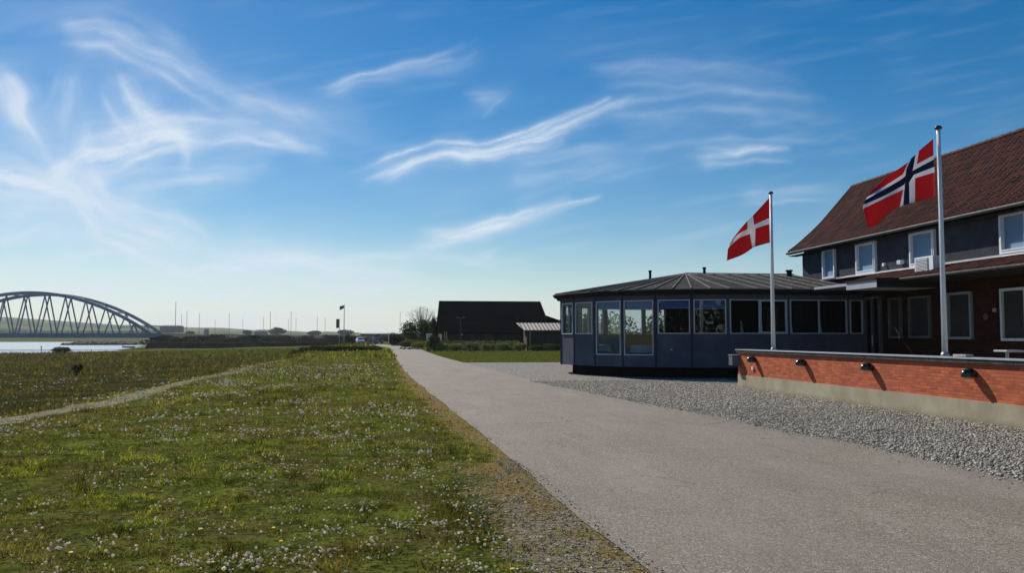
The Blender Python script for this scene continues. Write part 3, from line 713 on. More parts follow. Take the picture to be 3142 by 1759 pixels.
# ================================================================== RESTAURANT WING
FR = dict(x=0)
def window(parent, o, u, n, w, h, fr=.05, dep=.07, mull=(), fm='frame', gm='glass', inner=0., back=None):
    """frame ring with mullions and a pane; o = lower left corner on the wall face (building frame)"""
    f = MB(True)
    f.obox(o, u, n, 0, w, -.03, dep-.03, 0, fr); f.obox(o, u, n, 0, w, -.03, dep-.03, h-fr, h)
    f.obox(o, u, n, 0, fr, -.03, dep-.03, fr, h-fr); f.obox(o, u, n, w-fr, w, -.03, dep-.03, fr, h-fr)
    for a in mull: f.obox(o, u, n, a-fr*.6, a+fr*.6, -.028, dep-.032, fr, h-fr)
    if inner:   # opening sash ring
        for (l0, l1) in inner:
            q = .032
            f.obox(o, u, n, l0, l1, -.02, dep-.015, fr, fr+q); f.obox(o, u, n, l0, l1, -.02, dep-.015, h-fr-q, h-fr)
            f.obox(o, u, n, l0, l0+q, -.02, dep-.015, fr+q, h-fr-q); f.obox(o, u, n, l1-q, l1, -.02, dep-.015, fr+q, h-fr-q)
    fo = f.build('window', M[fm], parent)
    p = MB(True); P = lambda a, z: (o[0]+u[0]*a-n[0]*.005, o[1]+u[1]*a-n[1]*.005, o[2]+z)
    p.add([P(fr*.5, fr*.5), P(w-fr*.5, fr*.5), P(w-fr*.5, h-fr*.5), P(fr*.5, h-fr*.5)], [(0, 1, 2, 3)]); p.build('pane', M[gm], fo)
    if back:
        q = MB(True); P = lambda a, z: (o[0]+u[0]*a-n[0]*.11, o[1]+u[1]*a-n[1]*.11, o[2]+z)
        q.add([P(fr*.5, fr*.5), P(w-fr*.5, fr*.5), P(w-fr*.5, h-fr*.5), P(fr*.5, h-fr*.5)], [(0, 1, 2, 3)]); q.build('blind', M[back], fo)
    return fo
CXp, CYp, RP = 11.15, 32.2, 5.12
ang = lambda k: R(-84+13.4*k)
sq = lambda x, y: (CXp+(x-CXp)*(1-.13*min(1, max(0, (y-CYp+.3)/2.6))), y)
pv = lambda k, r=RP: sq(CXp+r*math.sin(ang(k)), CYp-r*math.cos(ang(k)))
ZB, ZS, ZT, ZE = .58, 1.71, 2.86, 3.02    # panel foot, sill, head, wall top
wing = thing('restaurant_wing', 'low charcoal glazed dining pavilion with shallow dark ribbed roof', 'building', T((11.05, 32.2, .2206)))
wl = MB(True); hd = MB(True); lin = MB(True); fl_ = MB(True); cnr = MB(True)
XE = 15.66
def facet(k, wins, panel=True):
    a, b = pv(k), pv(k+1); w = math.dist(a, b); u = ((b[0]-a[0])/w, (b[1]-a[1])/w); n = (u[1], -u[0])
    o = (a[0], a[1], 0)
    x_ = 0
    for (w0, w1, zs, zt) in wins:
        if w0 > x_: wl.obox(o, u, n, x_, w0, -.12, 0, ZB, ZE)
        wl.obox(o, u, n, w0, w1, -.12, 0, ZB, zs); wl.obox(o, u, n, w0, w1, -.12, 0, zt, ZE); x_ = w1
        wo_ = window(wing, (a[0]+u[0]*w0, a[1]+u[1]*w0, zs), u, n, w1-w0, zt-zs, fr=.030)
        if k >= 2:  # blue band imitates sky reflected at the tops of the panes
            bl = MB(True); bl.obox((a[0], a[1], 0), u, n, w0+.035, w1-.035, -.118, -.108, zt-.27-.02*(k % 2), zt-.03); bl.build('roller_blind', M['blueblind'], wo_)
            bl = MB(True); bl.obox((a[0], a[1], 0), u, n, w0+.035, w1-.035, -.122, -.104, zt-.292-.02*(k % 2), zt-.272-.02*(k % 2)); bl.build('blind_bar', M['zinc'], wo_)
    wl.obox(o, u, n, x_, w, -.12, 0, ZB, ZE)
    if k < 0:  # dark sheets added so the interior reads as shaded
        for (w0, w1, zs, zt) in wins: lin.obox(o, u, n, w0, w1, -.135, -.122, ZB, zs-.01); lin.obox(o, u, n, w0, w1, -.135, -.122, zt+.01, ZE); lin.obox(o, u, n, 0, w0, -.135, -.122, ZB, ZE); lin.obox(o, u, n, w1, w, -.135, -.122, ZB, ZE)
    cnr.tube([(a[0]+n[0]*.0, a[1]+n[1]*.0, ZB-.01), (a[0], a[1], ZE)], .035, 8)
wf = math.dist(pv(0), pv(1))
facet(0, [(.14, wf-.08, ZS, ZT)]); facet(1, [(.10, wf-.12, ZS, ZT)])
facet(2, [(.07, wf-.06, .98, ZT)]); facet(3, [(.06, wf-.07, .98, ZT)])
facet(4, [(.08, wf-.05, ZS, ZT)]); facet(5, [(.07, wf-.05, ZS, ZT)])
for k in range(-8, 0): facet(k, [(.12, wf-.12, ZS, ZT)])
# straight front wall
V6 = pv(6); oW = (V6[0], 27.05, 0); ux = (1, 0); nx_ = (0, -1)
def wallrun(o, u, n, length, wins, zb, zt_, th=.12, B=None):
    B = B or wl; x_ = 0
    for (w0, w1, zs, zt) in wins:
        B.obox(o, u, n, x_, w0, -th, 0, zb, zt_); B.obox(o, u, n, w0, w1, -th, 0, zb, zs); B.obox(o, u, n, w0, w1, -th, 0, zt, zt_); x_ = w1
    B.obox(o, u, n, x_, length, -th, 0, zb, zt_)
A0, A1, B0, B1, C0, C1 = 10.885-V6[0], 12.89-V6[0], 13.0-V6[0], 15.03-V6[0], 15.14-V6[0], 15.60-V6[0]
wallrun(oW, ux, nx_, XE-V6[0], [(A0, A1, ZS, ZT), (B0, B1, ZS, ZT), (C0, C1, ZS, ZT)], ZB, ZE)
window(wing, (V6[0]+A0, 27.05, ZS), ux, nx_, A1-A0, ZT-ZS, fr=.03, mull=(1.03,), inner=[(1.06, A1-A0-.03)])
window(wing, (V6[0]+B0, 27.05, ZS), ux, nx_, B1-B0, ZT-ZS, fr=.03, mull=(1.03,))
window(wing, (V6[0]+C0, 27.05, ZS), ux, nx_, C1-C0, ZT-ZS, fr=.03, fm='frame')
# rear wall with openings
wallrun((XE, 37.34, 0), (-1, 0), (0, 1), XE-pv(-8)[0], [], ZB, ZE)
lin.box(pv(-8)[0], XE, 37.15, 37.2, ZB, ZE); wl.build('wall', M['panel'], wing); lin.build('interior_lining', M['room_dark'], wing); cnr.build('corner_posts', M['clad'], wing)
front = [pv(k) for k in range(-8, 7)]
def outline(r, ext=0.):
    p = [pv(k, r) for k in range(-7, 7)]
    return [(XE, CYp+r)]+[(CXp, CYp+r)]+p+[(XE, CYp-r)]
ol = outline(RP-.13); MB(True).prism(ol, ZB, ZB+.06).build('floor', M['floorin'], wing)
MB(True).prism(outline(RP-.14), ZT+.06, ZT+.10).build('ceiling', M['ceiling'], wing)
MB(True).prism(outline(RP-.45), .2106, ZB).build('plinth', M['plinth'], wing)
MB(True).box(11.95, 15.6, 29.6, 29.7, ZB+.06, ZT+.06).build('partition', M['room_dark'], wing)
# fascia ring + roof
RE, ZR, ZA = 5.33, 3.21, 4.10
fa = MB(True); fa.prism(outline(RE-.03), ZE, ZR-.02); fa.build('fascia', M['darktrim'], wing)
rf = MB(True); el = outline(RE+.03); n_ = len(el)
def rz(x, y):
    return ZA
apx = (CXp, CYp, ZA); rend = (XE, CYp, ZA)
vv = [(x, y, ZR) for x, y in el]+[apx, rend]
ff = []
for i in range(1, n_-2): ff.append((i, i+1, n_))            # hips round the apex
ff.append((0, 1, n_, n_+1)); ff.append((n_-2, n_-1, n_+1, n_))
rf.add(vv, ff); lowv = [(x, y, ZR-.035) for x, y in el]
rf.add([(x, y, ZR) for x, y in el]+lowv, [(i, i+1, n_+i+1, n_+i) for i in range(n_-1)])
roof = rf.build('roof', M['felt'], wing)
bt = MB(True)
def batten(p, q, w=.022, h=.035):
    p, q = Vector(p), Vector(q); d = (q-p).normalized(); s_ = d.cross(Vector((0, 0, 1))).normalized()*w; uz = Vector((0, 0, h))
    bt.add([p-s_, p+s_, q+s_, q-s_, p-s_+uz, p+s_+uz, q+s_+uz, q-s_+uz], [(3, 2, 1, 0), (4, 5, 6, 7), (0, 1, 5, 4), (1, 2, 6, 5), (2, 3, 7, 6), (3, 0, 4, 7)])
for i in range(1, n_-1):
    batten((el[i][0], el[i][1], ZR+.002), (apx[0], apx[1], ZA+.002))
    if i < n_-2:
        mx_, my_ = (el[i][0]+el[i+1][0])/2, (el[i][1]+el[i+1][1])/2; batten((mx_, my_, ZR+.004), (apx[0]*.88+mx_*.12, apx[1]*.88+my_*.12, ZA*.88+ZR*.12+.004))
x_ = CXp+.62
while x_ < XE:
    batten((x_, el[-1][1], ZR+.002), (x_, CYp, ZA+.002)); batten((x_, el[0][1], ZR+.002), (x_, CYp, ZA+.002)); x_ += .62
batten((CXp, CYp, ZA+.01), (XE, CYp, ZA+.01))
bt.build('roof_battens', M['batten'], roof)
gt = MB(True); gp = [(x, y, ZR-.05) for x, y in outline(RE+.075)][2:]; gt.tube(gp, .045, 8); gt.build('gutter', M['darktrim'], wing)
for (x, y, z0, z1, r) in ((9.66, 32.0, 3.85, 4.17, .05), (11.9, 32.1, 4.05, 4.33, .055), (15.0, 31.2, 3.9, 4.18, .10)):
    b = MB(True); b.tube([(x, y, z0), (x, y, z1)], r, 12); b.tube([(x, y, z1-.03), (x, y, z1+.03)], r*1.35, 12); b.build('vent_pipe', M['darktrim'], roof)
b = MB(True); b.tube([(9.05, 27.6, 1.18), (9.03, 27.56, 1.18)], .03, 10); b.build('door_knob', M['frame'], wing)
# dining furniture seen through the panes
def dining_table(x, y, lb):
    t = thing('dining_table', lb, 'table', T((x, y, ZB+.06)), 'tables laid with white cloths in the dining pavilion')
    z = ZB+.06
    b = MB(True); b.prism([(x+.42*math.cos(a*.3927), y+.42*math.sin(a*.3927)) for a in range(16)], z+.62, z+.65); b.build('table_top', M['wood'], t)
    b = MB(True); b.lathe((x, y, z), [(.44, .655), (.44, .64), (.46, .42), (.47, .40)], 16); b.add([(x, y, z+.662)]+[(x+.44*math.cos(a*.3927), y+.44*math.sin(a*.3927), z+.657) for a in range(16)], [(0, a+1, (a+1) % 16+1) for a in range(16)]); b.build('tablecloth', M['linen'], t)
    b = MB(True); b.tube([(x, y, z), (x, y, z+.62)], .035); b.lathe((x, y, z), [(.22, 0), (.22, .03), (.03, .05)], 12); b.build('pedestal', M['chair'], t)
def chair_at(x, y, rz, lb, proto=[None]):
    loc = T((x, y, ZB+.06))
    if proto[0] is None:
        t = thing('dining_chair', lb, 'chair', (0, 0, 0), 'dark high-backed chairs in the dining pavilion')
        b = MB(); b.box(-.24, .24, -.24, .24, .43, .50); b.build('seat', M['chair'], t, bevel=.02)
        b = MB(); b.add([(-.24, .20, .50), (.24, .20, .50), (.24, .25, .5), (-.24, .25, .5), (-.21, .30, 1.08), (.21, .30, 1.08), (.21, .34, 1.06), (-.21, .34, 1.06), ], [(3, 2, 1, 0), (4, 5, 6, 7), (0, 1, 5, 4), (1, 2, 6, 5), (2, 3, 7, 6), (3, 0, 4, 7)]); b.build('backrest', M['chair'], t, bevel=.02)
        for sx in (-1, 1):
            for sy in (-1, 1): MB().tube([(sx*.20, sy*.20, .44), (sx*.22, sy*.23, 0)], .02, 8, r2=.014).build('leg', M['chair'], t)
        proto[0] = t; o = t
    else: o = copy_tree(proto[0]); o['label'] = lb
    o.location = loc; o.rotation_euler.z = rz
dining_table(8.75, 30.0, 'round table under a white cloth just inside the tall pavilion windows')
dining_table(10.6, 29.0, 'round cloth-covered table behind the square pavilion windows')
dining_table(12.2, 28.2, 'round cloth-covered table behind the window right of the pavilion')
dining_table(8.0, 33.6, 'round cloth-covered table at the rear of the pavilion')
for x, y, r_, lb in [(8.05, 30.2, 1.3, 'dark dining chair silhouetted in the left tall window'), (9.35, 29.5, -1.9, 'dark dining chair silhouetted in the right tall window'), (9.0, 30.75, -.3, 'dark dining chair on the far side of the table by the tall windows'), (10.0, 28.75, 1.4, 'dark dining chair left of the table behind the square windows'), (11.2, 29.2, -1.4, 'dark dining chair right of the table behind the square windows'), (11.7, 28.6, 1.2, 'dark dining chair behind the wide double window, left one'), (12.75, 28.0, -1.5, 'dark dining chair behind the wide double window, right one')]:
    chair_at(x, y, r_, lb)
cl = [(11.35, 'narrow white curtain in the left pane beside the nearer flagpole'), (12.05, 'narrow white curtain beside the opening sash of the first double window'), (13.1, 'narrow white curtain at the left end of the second double window'), (14.15, 'narrow white curtain just right of the middle bar of the second double window')]
for x, lb in cl:
    t = MB(True); P_ = []
    for i in range(13):
        s_ = i/12; P_.append((x+s_*.10, 27.26+.018*math.sin(i*1.9)))
    vs = [(px*1+.0, py, ZS+.01) for px, py in P_]+[(x+(px-x)*.25, py, ZS+.45) for px, py in P_]
    t.add(vs, [(i, i+1, 13+i+1, 13+i) for i in range(12)]); tag(t.build('curtain', M['curtain']), lb, 'curtain', 'white draped curtains in the wing windows')

# ================================================================== MAIN BUILDING
XF = 15.7
hall = thing('main_building', 'two-storey inn with red pantile roof and charcoal upper storey', 'building', T((18.1, 22, .2206)))
YN, YFAR = 12.0, 31.45
b = MB(True); b.box(XF, 20.5, YN, YFAR, .2106, 3.72); b.build('brick_wall', M['brownbrick'], hall)
b = MB(True); b.box(XF-.015, 20.52, YN-.015, YFAR+.015, 3.722, 4.86)
b.add([(XF-.015, YFAR+.015, 4.86), (20.52, YFAR+.015, 4.86), (18.1, YFAR+.015, 7.45), (XF-.015, YFAR-.1, 4.86), (20.52, YFAR-.1, 4.86), (18.1, YFAR-.1, 7.45)], [(0, 1, 2), (5, 4, 3), (0, 2, 5, 3), (1, 4, 5, 2)])
b.add([(XF-.015, YN-.015, 4.86), (20.52, YN-.015, 4.86), (18.1, YN-.015, 7.45), (XF-.015, YN+.1, 4.86), (20.52, YN+.1, 4.86), (18.1, YN+.1, 7.45)], [(2, 1, 0), (3, 4, 5), (3, 5, 2, 0), (2, 5, 4, 1)])
uw = b.build('upper_wall', M['clad'], hall)
# pantile field: profile polyline in x,z, columns along y
def pantiles(mb, prof, y0, y1, cw=.215, rows=None, step=.30, sgn=1):
    P_ = [Vector((p[0], p[1])) for p in prof]; seg = [(P_[i+1]-P_[i]).length for i in range(len(P_)-1)]; tot = sum(seg)
    def at(d):
        i = 0
        while i < len(seg)-1 and d > seg[i]: d -= seg[i]; i += 1
        dr = (P_[i+1]-P_[i]).normalized(); return P_[i]+dr*d, Vector((-dr.y*sgn, dr.x*sgn))
    nr = int(round(tot/step)); st = tot/nr; nc = int(round((y1-y0)/cw)); cwid = (y1-y0)/nc
    prf = [(0, .012), (.12, .034), (.28, .050), (.45, .034), (.62, .006), (.82, .0), (1.0, .012)]
    for c in range(nc):
        for r_ in range(nr):
            p0, n0 = at(r_*st); p1, n1 = at(min(tot-1e-4, (r_+1)*st+.02)); vs = []
            j = random.uniform(-.004, .004)
            for (p, n, lift) in ((p0, n0, -.012), (p0, n0, .022+j), (p1, n1, .002+j)):
                for (t, hgt) in prf:
                    hh = (hgt+lift) if lift > -.01 else -.01
                    q = p+n*hh; vs.append((q.x, y0+(c+t)*cwid, q.y))
            k = len(prf); mb.add(vs, [(a*k+i, a*k+i+1, (a+1)*k+i+1, (a+1)*k+i) for a in (0, 1) for i in range(k-1)])
RZE, RZR = 4.93, 7.65
prof = [(15.32, 4.95), (15.66, 5.19), (16.76, 6.16), (18.1, RZR)]
rb = MB(True)
cs = [(x, z) for x, z in prof]; back = [(20.88, 4.95), (20.54, 5.19), (19.44, 6.16), (18.1, RZR)]
Y0r, Y1r = YN-.35, 31.92
def skin(mb, pf, th):
    for (a, b_) in zip(pf[:-1], pf[1:]):
        mb.add([(a[0], Y0r, a[1]-.02), (a[0], Y1r, a[1]-.02), (b_[0], Y1r, b_[1]-.02), (b_[0], Y0r, b_[1]-.02), (a[0], Y0r, a[1]-th), (a[0], Y1r, a[1]-th), (b_[0], Y1r, b_[1]-th), (b_[0], Y0r, b_[1]-th)],
               [(0, 1, 2, 3), (7, 6, 5, 4), (0, 4, 5, 1), (3, 2, 6, 7), (1, 5, 6, 2), (0, 3, 7, 4)])
skin(rb, prof, .09); skin(rb, back, .09)
roof2 = rb.build('roof', M['darktrim'], hall)
tl = MB(True); pantiles(tl, prof, Y0r, Y1r, sgn=1); o = tl.build('roof_tiles', M['tile'], roof2, smooth=False)
tl = MB(True); pantiles(tl, back, Y0r, Y1r, sgn=-1); tl.build('rear_roof_tiles', M['tile'], roof2)
rd = MB(True); y = Y0r
while y < Y1r: rd.tube([(18.1, y, RZR+.03), (18.1, min(y+.36, Y1r), RZR+.015)], .085, 8); y += .34
rd.build('ridge_tiles', M['tile'], roof2)
vg = MB(True); vg.tube([(p[0], Y1r-.02, p[1]+.045) for p in prof], .05, 6); vg.build('verge_tiles', M['tile'], roof2)
gt = MB(True); gt.tube([(15.26, Y0r, 4.92), (15.26, Y1r, 4.92)], .05, 8); gt.build('gutter', vary('grey_gutter', (.06, .06, .06), .1, 3, .75, 0), hall)
sf = MB(True); sf.box(15.34, XF-.016, Y0r, Y1r, 4.80, 4.825); sf.build('soffit', M['darktrim'], hall)
# pent roof
pp = [(14.46, 3.33), (XF-.02, 3.68)]
tl = MB(True); pantiles(tl, pp, YN, 26.0, step=.30); 
pr_ = MB(True); pr_.add([(14.46, YN, 3.31), (14.46, 26, 3.31), (XF, 26, 3.66), (XF, YN, 3.66), (14.46, YN, 3.20), (14.46, 26, 3.20), (XF, 26, 3.20), (XF, YN, 3.20)], [(0, 3, 2, 1), (4, 5, 6, 7), (0, 1, 5, 4), (1, 2, 6, 5), (0, 4, 7, 3)])
pent = pr_.build('pent_roof', M['darktrim'], hall); tl.build('pent_roof_tiles', M['tile'], pent)
fl = MB(True); fl.box(XF-.08, XF-.017, YN, 31.4, 3.70, 3.76); fl.add([(XF-.34, YN, 3.67), (XF-.34, 28.2, 3.67), (XF-.03, 28.2, 3.77), (XF-.03, YN, 3.77)], [(0, 1, 2, 3)]); fl.build('flashing', M['zinc'], hall)
gt = MB(True); gt.tube([(14.42, YN, 3.285), (14.42, 22.9, 3.285)], .05, 8); gt.build('pent_gutter', vary('dark_gutter', (.02, .019, .018), .1, 3, .8, 0), hall)
# canopy
cp = MB(True); cp.box(13.7, XF-.02, 22.95, 24.64, 3.05, 3.30); cp.add([(13.7, 24.64, 3.18), (13.7, 26.7, 3.18), (XF-.02, 26.7, 3.18), (XF-.02, 24.64, 3.18), (13.7, 24.64, 3.26), (13.7, 26.7, 3.26), (XF-.02, 26.7, 3.26), (XF-.02, 24.64, 3.26)], [(3, 2, 1, 0), (4, 5, 6, 7), (0, 4, 5, 1), (1, 5, 6, 2)])
can = cp.build('canopy', vary('canopy_grey', (.38, .40, .45), .06, 2, .5, .05), hall)
b = MB(True); b.box(13.66, 13.698, 22.93, 24.66, 3.27, 3.325); b.box(13.66, XF-.03, 22.91, 22.948, 3.27, 3.325); b.build('canopy_edge', M['darktrim'], can)
b = MB(True); b.box(13.702, XF-.04, 22.932, 22.947, 3.04, 3.268); b.build('canopy_front', M['darktrim'], can)  # dark plate paints the shade on the front face
# windows of the facade (normal -x); u runs toward the viewer (-y)
uy, nw = (0, -1), (-1, 0)
for (ya, yb, z0, z1, mm, inn) in ((29.75, 28.85, 3.75, 4.84, (), 0), (27.4, 26.2, 3.75, 4.83, (), [(.06, 1.14)]), (24.28, 23.06, 3.75, 4.84, (), [(.06, 1.16)]), (20.3, 18.3, 3.77, 4.85, (1.0,), [(.06, .95)])):
    window(hall, (XF-.02, ya, z0), uy, nw, ya-yb, z1-z0, fr=.075, dep=.12, mull=mm, fm='frame2', gm='glass_tint', inner=inn, back=None)
    q = MB(True); q.add([(XF-.0175, ya-.04, z0+.04), (XF-.0175, yb+.04, z0+.04), (XF-.0175, yb+.04, z1-.04), (XF-.0175, ya-.04, z1-.04)], [(0, 1, 2, 3)]); q.build('blind', M['blind'], hall)  # blue sheet stands in for sky reflected in the glass
for (ya, yb, z0, z1, mm, fm) in ((20.4, 18.6, 1.50, 2.87, (.9,), 'frame'), (22.6, 21.55, 1.54, 2.87, (), 'darkframe'), (24.48, 23.4, 1.57, 2.85, (), 'doorframe'), (25.56, 24.88, 1.56, 2.86, (), 'doorframe')):
    if fm not in M: M[fm] = vary(fm.replace('frame', '_frame'), (.22, .24, .27) if fm == 'darkframe' else (.10, .10, .11), .1, 5, .5, 0)
    window(hall, (XF, ya, z0), uy, nw, ya-yb, z1-z0, fr=.07, dep=.11, mull=mm, fm=fm, gm='glass')
    q = MB(True); q.add([(XF-.003, ya-.04, z0+.04), (XF-.003, yb+.04, z0+.04), (XF-.003, yb+.04, z1-.04), (XF-.003, ya-.04, z1-.04)], [(0, 1, 2, 3)]); q.build('room_behind_glass', M['room_dark'], hall)  # flat dark sheet painted as the unlit room
# entrance screen between wing and facade
es = MB(True)
for y in (26.95, 26.5, 26.05): es.box(XF-.10, XF-.003, y-.04, y+.04, .25, 2.95)
es.box(XF-.10, XF-.003, 26.09, 26.91, 2.87, 2.95); es.box(XF-.10, XF-.003, 26.09, 26.91, .25, .40)
dr = es.build('door', M['doorframe'], hall)
MB(True).add([(XF-.05, 26.9, .4), (XF-.05, 26.08, .4), (XF-.05, 26.08, 2.88), (XF-.05, 26.9, 2.88)], [(0, 1, 2, 3)]).build('pane', M['glass'], dr)
MB(True).tube([(XF-.13, 26.42, 1.3), (XF-.13, 26.42, 1.65)], .015, 8).build('handle', M['frame'], dr)
# wall vents, lamp, hose reel
b = MB(True); b.tube([(XF-.10, 25.73, 3.98), (XF-.015, 25.73, 3.98)], .045, 12); b.tube([(XF-.105, 25.73, 3.96), (XF-.08, 25.73, 3.96)], .055, 12); b.build('wall_vent', M['frame2'], hall)
b = MB(True); b.box(XF-.16, XF-.016, 24.68, 24.86, 3.90, 4.02); b.tube([(XF-.17, 24.77, 3.96), (XF-.16, 24.77, 3.96)], .03, 12); b.build('floodlight', M['frame2'], hall)
b = MB(True); b.tube([(XF-.05, 21.0, 2.15), (XF-.0, 21.0, 2.15)], .09, 14); b.tube([(XF-.07, 21.0, 2.15), (XF-.05, 21.0, 2.15)], .05, 14); b.build('round_wall_lamp', vary('bronze', (.09, .06, .04), .1, 4, .4, 0), hall)
b = MB(True); b.box(XF-.06, XF, 20.62, 20.70, 2.27, 2.37); b.build('sensor', vary('tan_plastic', (.45, .30, .18), .1, 4, .5, 0), hall)
# air conditioner on the canopy edge
ac = MB(True); ac.box(14.85, 15.12, 22.0, 22.87, 3.36, 3.90); acb = ac.build('air_conditioner', M['frame2'], hall, bevel=.01)
b = MB(True); b.box(14.835, 14.849, 22.22, 22.80, 3.40, 3.86); b.build('fan_grille', vary('grille', (.30, .30, .28), .1, 5, .6, 0), acb)
b = MB(True)
for k in range(11): b.box(14.825, 14.834, 22.24, 22.78, 3.415+k*.04, 3.43+k*.04)
b.build('grille_bars', M['frame2'], acb)
MB(True).box(14.8, 15.15, 22.1, 22.14, 3.30, 3.36).build('bracket', M['darktrim'], acb); MB(True).box(14.8, 15.15, 22.7, 22.74, 3.30, 3.36).build('bracket', M['darktrim'], acb)

# ================================================================== TERRACE WALL (real metres)
XW = 10.7; Y1 = 25.95
tw = thing('brick_wall', 'low red brick terrace wall on a concrete base with dark coping', 'wall', (XW+.15, 10, 0))
MB().box(XW-.02, XW+.30, -8, Y1, -.05, .41).build('concrete_base', M['concrete'], tw)
MB().box(XW, XW+.28, -8, Y1-.01, .41, 1.10).build('brickwork', M['redbrick'], tw)
b = MB(); y = -8.
while y < Y1: b.box(XW-.055, XW+.34, y+.004, min(y+1.2, Y1+.05)-.004, 1.10, 1.185); y += 1.2
cpo = b.build('coping', M['coping'], tw, bevel=.008)
b = MB(); b.box(XW-.075, XW+.36, -8, Y1+.07, 1.186, 1.212); b.build('coping_flashing', M['zinc'], cpo)
def wall_lamp(y):
    b = MB(); z = .90
    prof = []
    for i in range(9):
        t = i/8*math.pi/2; prof.append((math.cos(t), math.sin(t)*.115))
    o = len(b.v)
    # hooded dome: half ellipsoid leaning out of the wall
    nn = 20
    for (r, h) in prof:
        for j in range(nn):
            t = 2*math.pi*j/nn; b.v.append((XW-.115+.16*r*math.cos(t), y+.108*r*math.sin(t), z+h))
    for i in range(8):
        for j in range(nn): b.f.append((i*nn+j, i*nn+(j+1) % nn, (i+1)*nn+(j+1) % nn, (i+1)*nn+j)); b.mi.append(0)
    for j in range(nn):
        t = 2*math.pi*j/nn; b.v.append((XW-.115+.15*math.cos(t), y+.100*math.sin(t), z-.05))
    m_ = 9*nn
    for j in range(nn): b.f.append((m_+j, m_+(j+1) % nn, (j+1) % nn, j)); b.mi.append(0)
    l = b.build('wall_lamp', M['blackplastic'], tw, smooth=True)
    MB().lathe((XW-.11, y, z-.09), [(.001, 0), (.05, .005), (.075, .025), (.08, .06)], 14, 1.3, .95).build('lamp_glass', vary('frosted_glass', (.35, .33, .28), .1, 5, .3, 0), l, smooth=True)
    return l
for y in (24.6, 21.42, 18.2, 14.7, 11.4, 8.1): wall_lamp(y)
b = MB(); b.box(XW-.26, XW+.06, Y1-.16, Y1+.14, .70, 1.02); mb_ = b.build('meter_box', vary('blue_grey_box', (.10, .12, .16), .1, 4, .45, 0), tw, bevel=.01)
MB().box(XW-.28, XW+.07, Y1-.18, Y1+.16, 1.021, 1.04).build('lid', M['zinc'], mb_)
b = MB(); b.box(XW-.05, XW-.001, 24.72, 24.81, .60, .70); b.tube([(XW-.03, 24.765, .60), (XW-.03, 24.765, .56)], .012, 8); b.build('socket', M['white'], tw)

# things on the terrace
def flagpole(x, y, lb, grp):
    p = thing('flagpole', lb, 'flagpole', (x, y, .34), grp)
    MB().tube([(x, y, .34), (x, y, 3.2), (x, y, 6.1)], .060, 16, r2=.042).build('pole', M['white'], p, smooth=True)
    MB().lathe((x, y, .34), [(.10, 0), (.10, .08), (.085, .1), (.085, .9), (.062, .94)], 16).build('base_sleeve', M['zinc'], p)
    MB().lathe((x, y, 6.1), [(.046, -.02), (.070, 0), (.080, .03), (.055, .06), (.02, .075), (.001, .08)], 14).build('finial', M['blackplastic'], p, smooth=True)
    MB().tube([(x-.085, y-.03, 1.3), (x-.075, y-.03, 3.5), (x-.06, y-.03, 5.98)], .006, 5).build('halyard', M['linen'], p)
flagpole(11.5, 25.08, 'white flagpole carrying the red flag with a plain white cross', 'white flagpoles behind the brick wall')
flagpole(11.5, 16.72, 'thick white flagpole nearest the camera, carrying the blue-crossed flag', 'white flagpoles behind the brick wall')
def crom(p, q, r, s, t):
    return .5*((2*q)+(-p+r)*t+(2*p-5*q+4*r-s)*t*t+(-p+3*q-3*r+s)*t**3)
def flag(name, rows, Y, cells, lb, ph, nsub=6, amp=.17):
    rows = [np.array(r) for r in rows]; nr, ncol = len(rows), len(rows[0])
    # lengthwise subdivision by Catmull-Rom, crosswise linear
    us = [(c, k/nsub) for c in range(ncol-1) for k in range(nsub)]+[(ncol-2, 1.)]
    vsb = 4
    grid = []
    R2 = []
    for r_ in rows:
        line = []
        for c, t in us:
            p = r_[max(c-1, 0)]; q = r_[c]; rr = r_[c+1]; s_ = r_[min(c+2, ncol-1)]
            line.append(crom(p, q, rr, s_, t) if .01 < t < .99 else (q if t < .5 else rr))
        R2.append(line)
    b = MB(); W_ = len(us)
    L_ = []
    for r_ in range(nr-1):
        for k in range(vsb): L_.append([(1-k/vsb)*R2[r_][i]+k/vsb*R2[r_+1][i] for i in range(W_)])
    L_.append(R2[-1])
    x0 = rows[0][0][0]; span = x0-min(p[0] for r_ in rows for p in r_)
    for j, line in enumerate(L_):
        v = j/(len(L_)-1)
        for i, p in enumerate(line):
            u = (x0-p[0])/span
            dy = -.30*u+amp*min(1, u*2.5)*math.sin(6.3*(1.25*u+.35*v)+ph)+.3*amp*u*math.sin(14*u-5*v+ph)
            q = (Y+dy)/Y; b.v.append((p[0]*q, Y+dy, 1.6+(p[1]-1.6)*q))
    for j in range(len(L_)-1):
        for i in range(W_-1):
            b.f.append((j*W_+i, j*W_+i+1, (j+1)*W_+i+1, (j+1)*W_+i)); b.mi.append(cells(us[i][0], j//vsb))
    o = b.build(name, [M['red'], M['wcloth'], M['blue']], None, smooth=True)
    sm = o.modifiers.new('thick', 'SOLIDIFY'); sm.thickness = .004
    me = o.data; off = Vector((x0, Y, rows[0][0][1]))
    me.transform(__import__('mathutils').Matrix.Translation(-off)); o.location = off
    return tag(o, lb, 'flag', 'flags flying from the white poles')
dk = [[(11.45, 5.971), (10.899, 5.393), (10.718, 5.23), (10.393, 4.856), (10.121, 4.507)],
 [(11.438, 5.331), (10.935, 5.103), (10.713, 4.968), (10.393, 4.788), (10.103, 4.452)],
 [(11.434, 5.139), (10.974, 4.984), (10.793, 4.822), (10.42, 4.668), (10.069, 4.337)],
 [(11.436, 4.554), (10.952, 4.416), (10.86, 4.367), (10.526, 4.157), (10.03, 3.969)]]
flag('flag', dk, 25.08, lambda c, r_: 1 if (c == 1 or r_ == 1) else 0, 'red flag with a white cross, flying lower left of the far pole', .5, 8)
